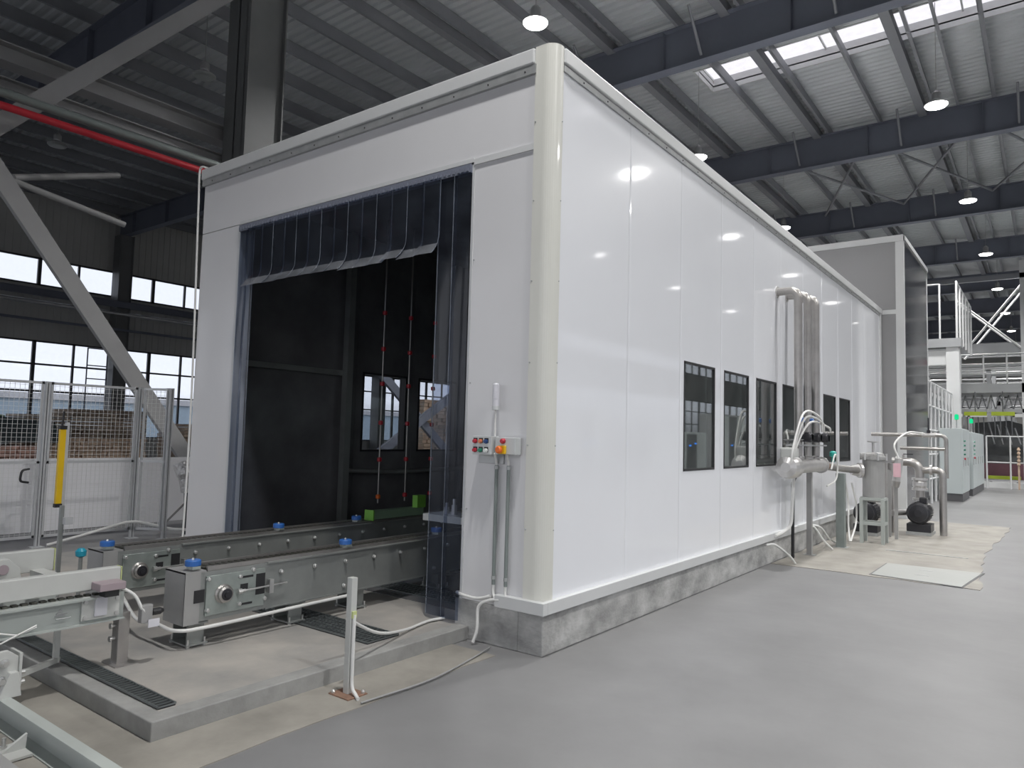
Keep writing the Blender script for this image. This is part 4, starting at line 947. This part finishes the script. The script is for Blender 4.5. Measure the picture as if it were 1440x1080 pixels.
pipe_thing('riser_pipe', [(0.62, 10.5, 1.28), (1.06, 10.5, 1.28), (1.06, 10.5, 0.60)], 0.075, 'stainless', 'thick elbow pipe rising from the black pump', 0.2, [((1.06, 10.5, 0.98), (0, 0, 1), 0.13), ((1.06, 10.5, 0.80), (0, 0, 1), 0.13), ((1.06, 10.5, 0.62), (0, 0, 1), 0.12), ((0.70, 10.5, 1.28), (1, 0, 0), 0.10)])
tag(MB().lathe((1.06, 10.5, 0.82), (0, 0, 1), [(0.10, 0), (0.115, 0.04), (0.115, 0.10), (0.10, 0.14)], 18).build('check_valve', 'stainless_lt'), 'round silver check valve between two flanges above the pump', 'valve')
pipe_thing('outlet_pipe', [(1.10, 10.5, 1.14), (1.42, 10.5, 1.16), (1.42, 10.5, 0.0)], 0.06, 'stainless', 'steel pipe dropping to the floor right of the pump', 0.14, [((1.24, 10.5, 1.15), (1, 0, 0), 0.09)])
pipe_thing('loop_pipe', [(0.20, 10.9, 1.78), (1.44, 10.9, 1.78), (1.44, 10.9, 1.0)], 0.035, 'stainless', 'upper thin horizontal steel pipe bending down above the pumps', 0.12)
pipe_thing('loop_pipe', [(0.70, 10.85, 1.53), (1.42, 10.85, 1.53)], 0.032, 'stainless', 'lower thin horizontal steel pipe with a red band above the pumps', 0.1)
pipe_thing('suction_pipe', [(0.66, 10.2, 0.36), (1.0, 10.75, 0.38)], 0.055, 'stainless_lt', 'short pale horizontal pipe left of the front pump', 0.1)
tv = thing('ball_valve', 'small valve with upright stem on the upper thin pipe', 'valve', (1.15, 10.9, 1.78))
MB().lathe((1.05, 10.9, 1.78), (1, 0, 0), [(0.05, 0), (0.05, 0.02), (0.042, 0.02), (0.042, 0.2), (0.05, 0.2), (0.05, 0.22)], 14).build('valve_body', 'stainless_lt', tv)
MB().lathe((1.16, 10.9, 1.82), (0, 0, 1), [(0.03, 0), (0.03, 0.05), (0.015, 0.06), (0.012, 0.28)], 12).build('stem', 'blackmetal', tv)
tv = thing('ball_valve', 'small black handled valve on the pipe beside the elbow', 'valve', (0.78, 10.4, 1.36))
MB().lathe((0.80, 10.5, 1.36), (0, 0, 1), [(0.02, 0), (0.02, 0.05)], 10).build('stem', 'stainless', tv)
MB().bar((0.80, 10.5, 1.42), (0.96, 10.5, 1.42), 0.02, 0.015).build('handle', 'blackmetal', tv)
for i, (x, y) in enumerate(((0.72, 9.55), (0.86, 9.3))):
    t = thing('support_post', 'thin grey support post behind the filter vessel, %s' % ('left one' if i == 0 else 'right one'), 'post', (x, y, 0))
    MB().box(x-0.025, x+0.025, y-0.025, y+0.025, 0, 1.15).build('post', 'convend', t)
for i, x in enumerate((0.55, 0.66)):
    tag(MB().lathe((x, 10.3, 0.0), (0, 0, 1), [(0.05, 0), (0.05, 1.25)], 14).build('drop_pipe', 'stainless'), 'vertical steel pipe behind the canister, %s' % ('left one' if i == 0 else 'right one'), 'pipe')

# floor hatch
t = thing('floor_hatch', 'flat grey floor hatch plate in the beige patch', 'hatch', (1.7, 5.9, 0))
MB().prism([(1.16, 5.36), (2.14, 5.24), (2.27, 6.53), (1.17, 6.45)], 'z', 0.004, 0.009).build('rebate', 'darkbase', t)
MB().prism([(1.185, 5.375), (2.125, 5.265), (2.245, 6.50), (1.19, 6.425)], 'z', 0.009, 0.014).build('plate', 'manhole', t)
for y in (5.75, 6.15): MB().box(1.6, 1.75, y-0.02, y+0.02, 0.014, 0.016).build('lift_slot', 'galv', t)
tag(MB().prism([(0.95, 7.75), (2.0, 7.75), (2.0, 7.79), (0.95, 7.80)], 'z', 0.005, 0.012).build('floor_strip', 'galv'), 'thin steel strip set into the beige patch behind the hatch', 'strip')

# ================================================================ TOWER
tw = thing('grey_tower', 'tall grey panelled tower block behind the booth', 'enclosure', (-1.2, 15, 0))
TX, TY0, TY1, TZ = 0.46, BL+0.02, 17.0, 6.2
MB().box(-3.6, TX-0.16, TY0, TY0+0.08, 0, 4.46).build('front_panel', 'tower', tw)
MB().box(-3.6, TX-0.16, TY0, TY0+0.08, 4.56, TZ-0.12).build('front_panel', 'tower', tw)
MB().box(-3.6, TX-0.16, TY0-0.01, TY0+0.08, 4.46, 4.56).build('joint_trim', 'trimw', tw)
MB().box(TX-0.16, TX, TY0-0.01, TY0+0.14, 0.0, TZ).build('corner_trim', 'trimw', tw)
MB().box(TX-0.10, TX-0.01, TY0+0.14, TY1, 0.0, TZ-0.1).build('side_panel', 'tower_gloss', tw)
b = MB(); b.box(-3.6, TX, TY0-0.02, TY0+0.1, TZ-0.12, TZ+0.02); b.box(TX-0.1, TX+0.02, TY0+0.1, TY1+0.02, TZ-0.08, TZ+0.02); b.build('roof_cap', 'trimw', tw)
MB().box(-3.6, TX-0.1, TY1-0.08, TY1, 0, TZ).build('rear_panel', 'tower', tw); MB().box(-3.6, TX-0.1, TY0, TY1, TZ-0.05, TZ).build('roof_panel', 'tower', tw)
MB().box(TX-0.01, TX+0.0, TY1-0.06, TY1, 0.3, TZ).build('edge_trim', 'trimw', tw)

# ================================================================ FAR RIGHT
def cabinet(x0, x1, y0, y1, h, lab, ny):
    t = thing('control_cabinet', lab, 'cabinet', ((x0+x1)/2, (y0+y1)/2, 0))
    MB().box(x0+0.03, x1-0.02, y0+0.03, y1-0.03, 0, 0.22).build('base', 'darkbase', t)
    MB().box(x0, x1-0.03, y0, y1, 0.22, h).build('body', 'cabinet', t, 0.01)
    for i in range(ny):
        ya = y0+(y1-y0)*i/ny; yb = y0+(y1-y0)*(i+1)/ny
        d = MB().box(x1-0.03, x1, ya+0.01, yb-0.01, 0.24, h-0.02).build('door', 'cabinet', t, 0.005)
        MB().box(x1, x1+0.02, ya+0.06, ya+0.10, 1.0, 1.25).build('handle', 'galv', d)
    g = MB()
    for k in range(4):
        for j in range(2): g.lathe((x1, y0+0.35+j*0.2, 1.35+k*0.13), (1, 0, 0), [(0.025, 0), (0.025, 0.03)], 10)
    g.build('buttons', 'btn_green', t)
    MB().lathe((x1, y0+0.45, 1.22), (1, 0, 0), [(0.03, 0), (0.03, 0.04)], 10).build('red_knob', 'btn_red', t)
    return t
c1 = cabinet(0.37, 0.95, 19.9, 22.0, 2.10, 'pale grey control cabinet at right, nearer of the two', 3)
c2 = cabinet(0.60, 0.97, 23.0, 27.8, 2.05, 'pale grey control cabinet at right, farther of the two', 5)
for (x, y, lab) in ((0.75, 20.6, 'green signal lamp on the nearer control cabinet'), (0.82, 24.6, 'green signal lamp on the farther control cabinet')):
    t = thing('signal_lamp', lab, 'signal lamp', (x, y, 2.08))
    MB().lathe((x, y, 2.05), (0, 0, 1), [(0.015, 0), (0.015, 0.32)], 8).build('pole', 'galv', t)
    MB().lathe((x, y, 2.37), (0, 0, 1), [(0.05, 0), (0.055, 0.02), (0.055, 0.13), (0.03, 0.16)], 14).build('green_lens', 'green_on', t)
def rail_run(name, lab, A, B, z0, z1, mat='whitesteel', n=6, mids=2, r=0.03, cat='railing'):
    A = Vector(A); B = Vector(B); t = thing(name, lab, cat, (A.x, A.y, z0))
    for k in range(n+1):
        p = A.lerp(B, k/n); MB().tube([(p.x, p.y, z0), (p.x, p.y, z1)], r, 8).build('upright', mat, t)
    for k in range(mids+1):
        z = z1-(z1-z0)*k/(mids+1); MB().tube([(A.x, A.y, z), (B.x, B.y, z)], r*0.8, 8).build('rail', mat, t)
    return t
# white portal with deck
t = thing('white_portal', 'white steel portal column and deck beam behind the tower', 'portal', (0.36, 24, 0))
MB().box(0.17, 0.55, 24, 24.5, 0, 5.0).build('column', 'whitesteel', t)
MB().box(-3.5, 0.62, 23.95, 24.55, 4.95, 5.25).build('deck_beam', 'midsteel', t)
MB().box(-3.5, 0.17, 24.05, 24.45, 4.35, 4.85).build('cross_beam', 'whitesteel', t)
for x in (-3.2, -2.2, -1.2): MB().box(x, x+0.2, 24.1, 24.3, 0, 4.4).build('column', 'midsteel', t)
rail_run('high_railing', 'tall thin railing posts on the white portal deck', (0.50, 24.0, 0), (0.50, 29.5, 0), 5.2, 7.2, 'whitesteel', 5, 0, 0.035)
rail_run('high_railing', 'front railing on the white portal deck behind the tower edge', (-3.4, 24.0, 0), (0.0, 24.0, 0), 5.2, 7.15, 'whitesteel', 4, 0, 0.03)
rail_run('long_railing', 'long white handrail running back beside the tower', (0.32, 17.6, 0), (0.32, 23.9, 0), 0.0, 3.35, 'whitesteel', 7, 4, 0.035)
# bright translucent window panels behind the rail
t = thing('panelled_room', 'white framed glazed room behind the long handrail', 'enclosure', (-0.5, 21, 0))
for i in range(6): MB().box(0.02, 0.08, 17.6+i, 17.72+i, 0, 3.1).build('frame_post', 'whitesteel', t)
MB().box(-0.9, 0.0, 17.2, 23.8, 0.0, 1.3).build('lower_wall', 'whitesteel', t)
MB().box(-0.02, 0.0, 17.6, 23.7, 1.3, 3.1).build('pane', 'glass', t)
MB().box(-0.9, 0.1, 17.3, 23.8, 3.1, 3.2).build('roof', 'whitesteel', t)
# X braced platform
t = thing('braced_platform', 'light steel platform with crossed braces at far right', 'platform', (1.2, 30, 0))
MB().box(-4.0, 3.4, 30.0, 33.0, 3.75, 4.12).build('deck', 'midsteel', t)
MB().box(-4.0, 3.4, 30.0, 30.2, 2.95, 3.10).build('lower_beam', 'midsteel', t)
MB().box(0.1, 3.4, 30.1, 30.4, 5.35, 5.75).build('upper_beam', 'midsteel', t)
MB().box(2.12, 2.5, 30.0, 30.4, 0, 9.0).build('column', 'whitesteel', t)
MB().box(-0.25, -0.05, 30.0, 30.3, 0, 5.3).build('column', 'midsteel', t)
for dy in (0.0, 1.0):
    MB().tube([(-0.05, 30.05+dy, 7.6), (2.3, 30.05+dy, 5.35)], 0.042, 8).build('diagonal_brace', 'whitesteel', t)
    MB().tube([(2.2, 30.2+dy*1.5, 8.1), (0.10, 30.2+dy*1.5, 5.3)], 0.042, 8).build('diagonal_brace', 'whitesteel', t)
MB().box(-3.5, 3.4, 30.0, 30.15, 8.3, 8.5).build('upper_beam', 'purlin', t)
rail_run('platform_railing', 'white railing on the braced platform deck', (0.1, 29.98, 0), (3.2, 29.98, 0), 4.12, 5.3, 'whitesteel', 4, 2, 0.03)
rail_run('lower_railing', 'thin pale guard rail at floor level at the right edge', (0.98, 29.0, 0), (2.5, 29.0, 0), 0.0, 2.0, 'whitesteel', 2, 1, 0.03)
b = MB()
for k in range(12):
    x = -0.3+k*0.3; b.bar((x, 31.0, 3.1), (x+0.15, 31.0, 3.7), 0.04, 0.04); b.bar((x+0.3, 31.0, 3.1), (x+0.15, 31.0, 3.7), 0.04, 0.04)
b.box(-0.4, 3.3, 30.95, 31.05, 3.06, 3.12); tag(b.build('lattice_girder', 'midsteel'), 'pale lattice girder under the braced platform', 'girder')
for i, x in enumerate((0.25, 1.15)):
    t = thing('hanger_beam', 'yellow green lifting beam with dark hangers, %s of two' % ('left', 'right')[i], 'lifting beam', (x+0.35, 29.2, 3.0))
    MB().box(x, x+0.75, 29.1, 29.3, 2.80, 2.95).build('beam', 'lime', t)
    for k in range(4):
        xx = x+0.1+k*0.18; MB().tube([(xx, 29.25, 2.75), (xx+0.02, 29.25, 1.9)], 0.02, 6).build('hanger', 'machine', t)
    MB().tube([(x+0.37, 29.25, 2.95), (x+0.37, 29.25, 3.75)], 0.02, 6).build('chain', 'machine', t)
t = thing('machine_body', 'dark machine with a maroon base behind the guard rail', 'machine', (1.8, 33, 0))
MB().box(0.6, 3.0, 32.0, 34.0, 0.9, 1.9).build('housing', 'machine', t); MB().box(0.6, 3.0, 31.9, 34, 0.25, 0.9).build('base', 'maroon', t)
MB().prism([(0.4, 1.9), (3.2, 1.9), (3.2, 2.2), (1.6, 2.7), (0.4, 2.6)], 'y', 32.1, 33.8).build('sloping_cover', 'machine', t)
b = MB()
for k in range(7): b.tube([(0.9+k*0.3, 31.9, 2.6-k*0.07), (1.1+k*0.3, 31.85, 1.7)], 0.03, 6)
b.build('hoses', 'midsteel', t)
t = thing('yellow_green_trolley', 'low yellow green trolley on the floor behind the guard rail', 'trolley', (1.5, 31, 0.2))
MB().box(0.9, 2.0, 30.7, 31.2, 0.30, 0.42).build('deck', 'lime', t)
for x in (1.0, 1.9): MB().lathe((x, 30.8, 0.10), (0, 1, 0), [(0.10, 0), (0.10, 0.05)], 12).build('wheel', 'black', t)
tag(MB().box(0.6, 3.3, 29.4, 29.6, 0.0, 0.22).build('floor_kerb', 'whitesteel'), 'low pale kerb on the floor before the guard rail', 'kerb')
for i, x in enumerate((2.0, 2.25)):
    t = thing('valve_stack', 'small cluster of pale valves on the guard rail, %s' % ('left', 'right')[i], 'valve', (x, 28.9, 1.2))
    b = MB()
    for k in range(5): b.lathe((x, 28.85, 0.95+k*0.14), (0, -1, 0), [(0.06, 0), (0.05, 0.08), (0.02, 0.1)], 10)
    b.box(x-0.03, x+0.03, 28.86, 28.96, 0.0, 1.6); b.build('valves', 'timber3' if i == 0 else 'stainless_lt', t)
# farther machines, ducts and decks down the hall
rng = random.Random(3)
for i in range(9):
    y = 38+i*4.2; t = thing('far_gantry', 'light steel gantry far down the hall, %s behind the braced platform' % ord_[i], 'gantry', (0, y, 0))
    z = 4.4+rng.uniform(-0.4, 0.6)
    MB().box(-6, 3.4, y, y+0.25, z, z+0.25).build('beam', 'whitesteel' if i % 2 else 'midsteel', t)
    MB().box(-6, 3.4, y, y+0.2, z+1.1, z+1.18).build('rail', 'whitesteel', t)
    for x in (-5.8, -2.6, 0.5, 3.2): MB().box(x, x+0.18, y, y+0.2, 0, z+1.15).build('column', 'midsteel', t)
    MB().box(-1.5+rng.uniform(-1, 1), 2.8, y+0.5, y+2.5, 0, 1.4+rng.uniform(0, 0.9)).build('machine_block', 'machine' if i % 2 else 'midsteel', t)
    b = MB()
    for k in range(5):
        zz = z+0.4+k*0.5; b.tube([(-6, y+0.3, zz), (3.3, y+0.3, zz)], 0.05, 6)
    b.build('pipe_rack', 'midsteel', t)
tag(MB().box(1.9, 3.6, 44, 44.3, 6.2, 7.6).build('hanging_sign', 'screen'), 'dark red hanging sign far down the hall at right', 'sign')
# unseen cabinets added only to give the booth side and windows reflections
for i, (x, y, w, h) in enumerate(((10.5, 12.0, 2.2, 2.2), (11.0, 19.0, 3.0, 2.6), (10.2, 27.0, 3.5, 1.9), (11.5, 36.0, 4.0, 3.0))):
    t = thing('control_cabinet', 'unseen grey cabinet added at the right of the hall for reflections, %s from the booth front' % ord_[i], 'cabinet', (x, y, 0))
    MB().box(x, x+1.2, y-w/2, y+w/2, 0, h).build('body', 'midsteel' if i % 2 else 'cabinet', t, 0.01)
    for k in range(3):
        MB().box(x-0.03, x, y-w/2+k*w/3+0.02, y-w/2+(k+1)*w/3-0.02, 0.15, h-0.1).build('door', 'machine' if k == 1 else 'cabinet', t)
    for k in range(2): MB().box(x-0.06, x-0.03, y-0.3+k*0.6, y-0.15+k*0.6, 1.25+0.1*k, 1.32+0.1*k).build('indicator', 'blue_on', t)
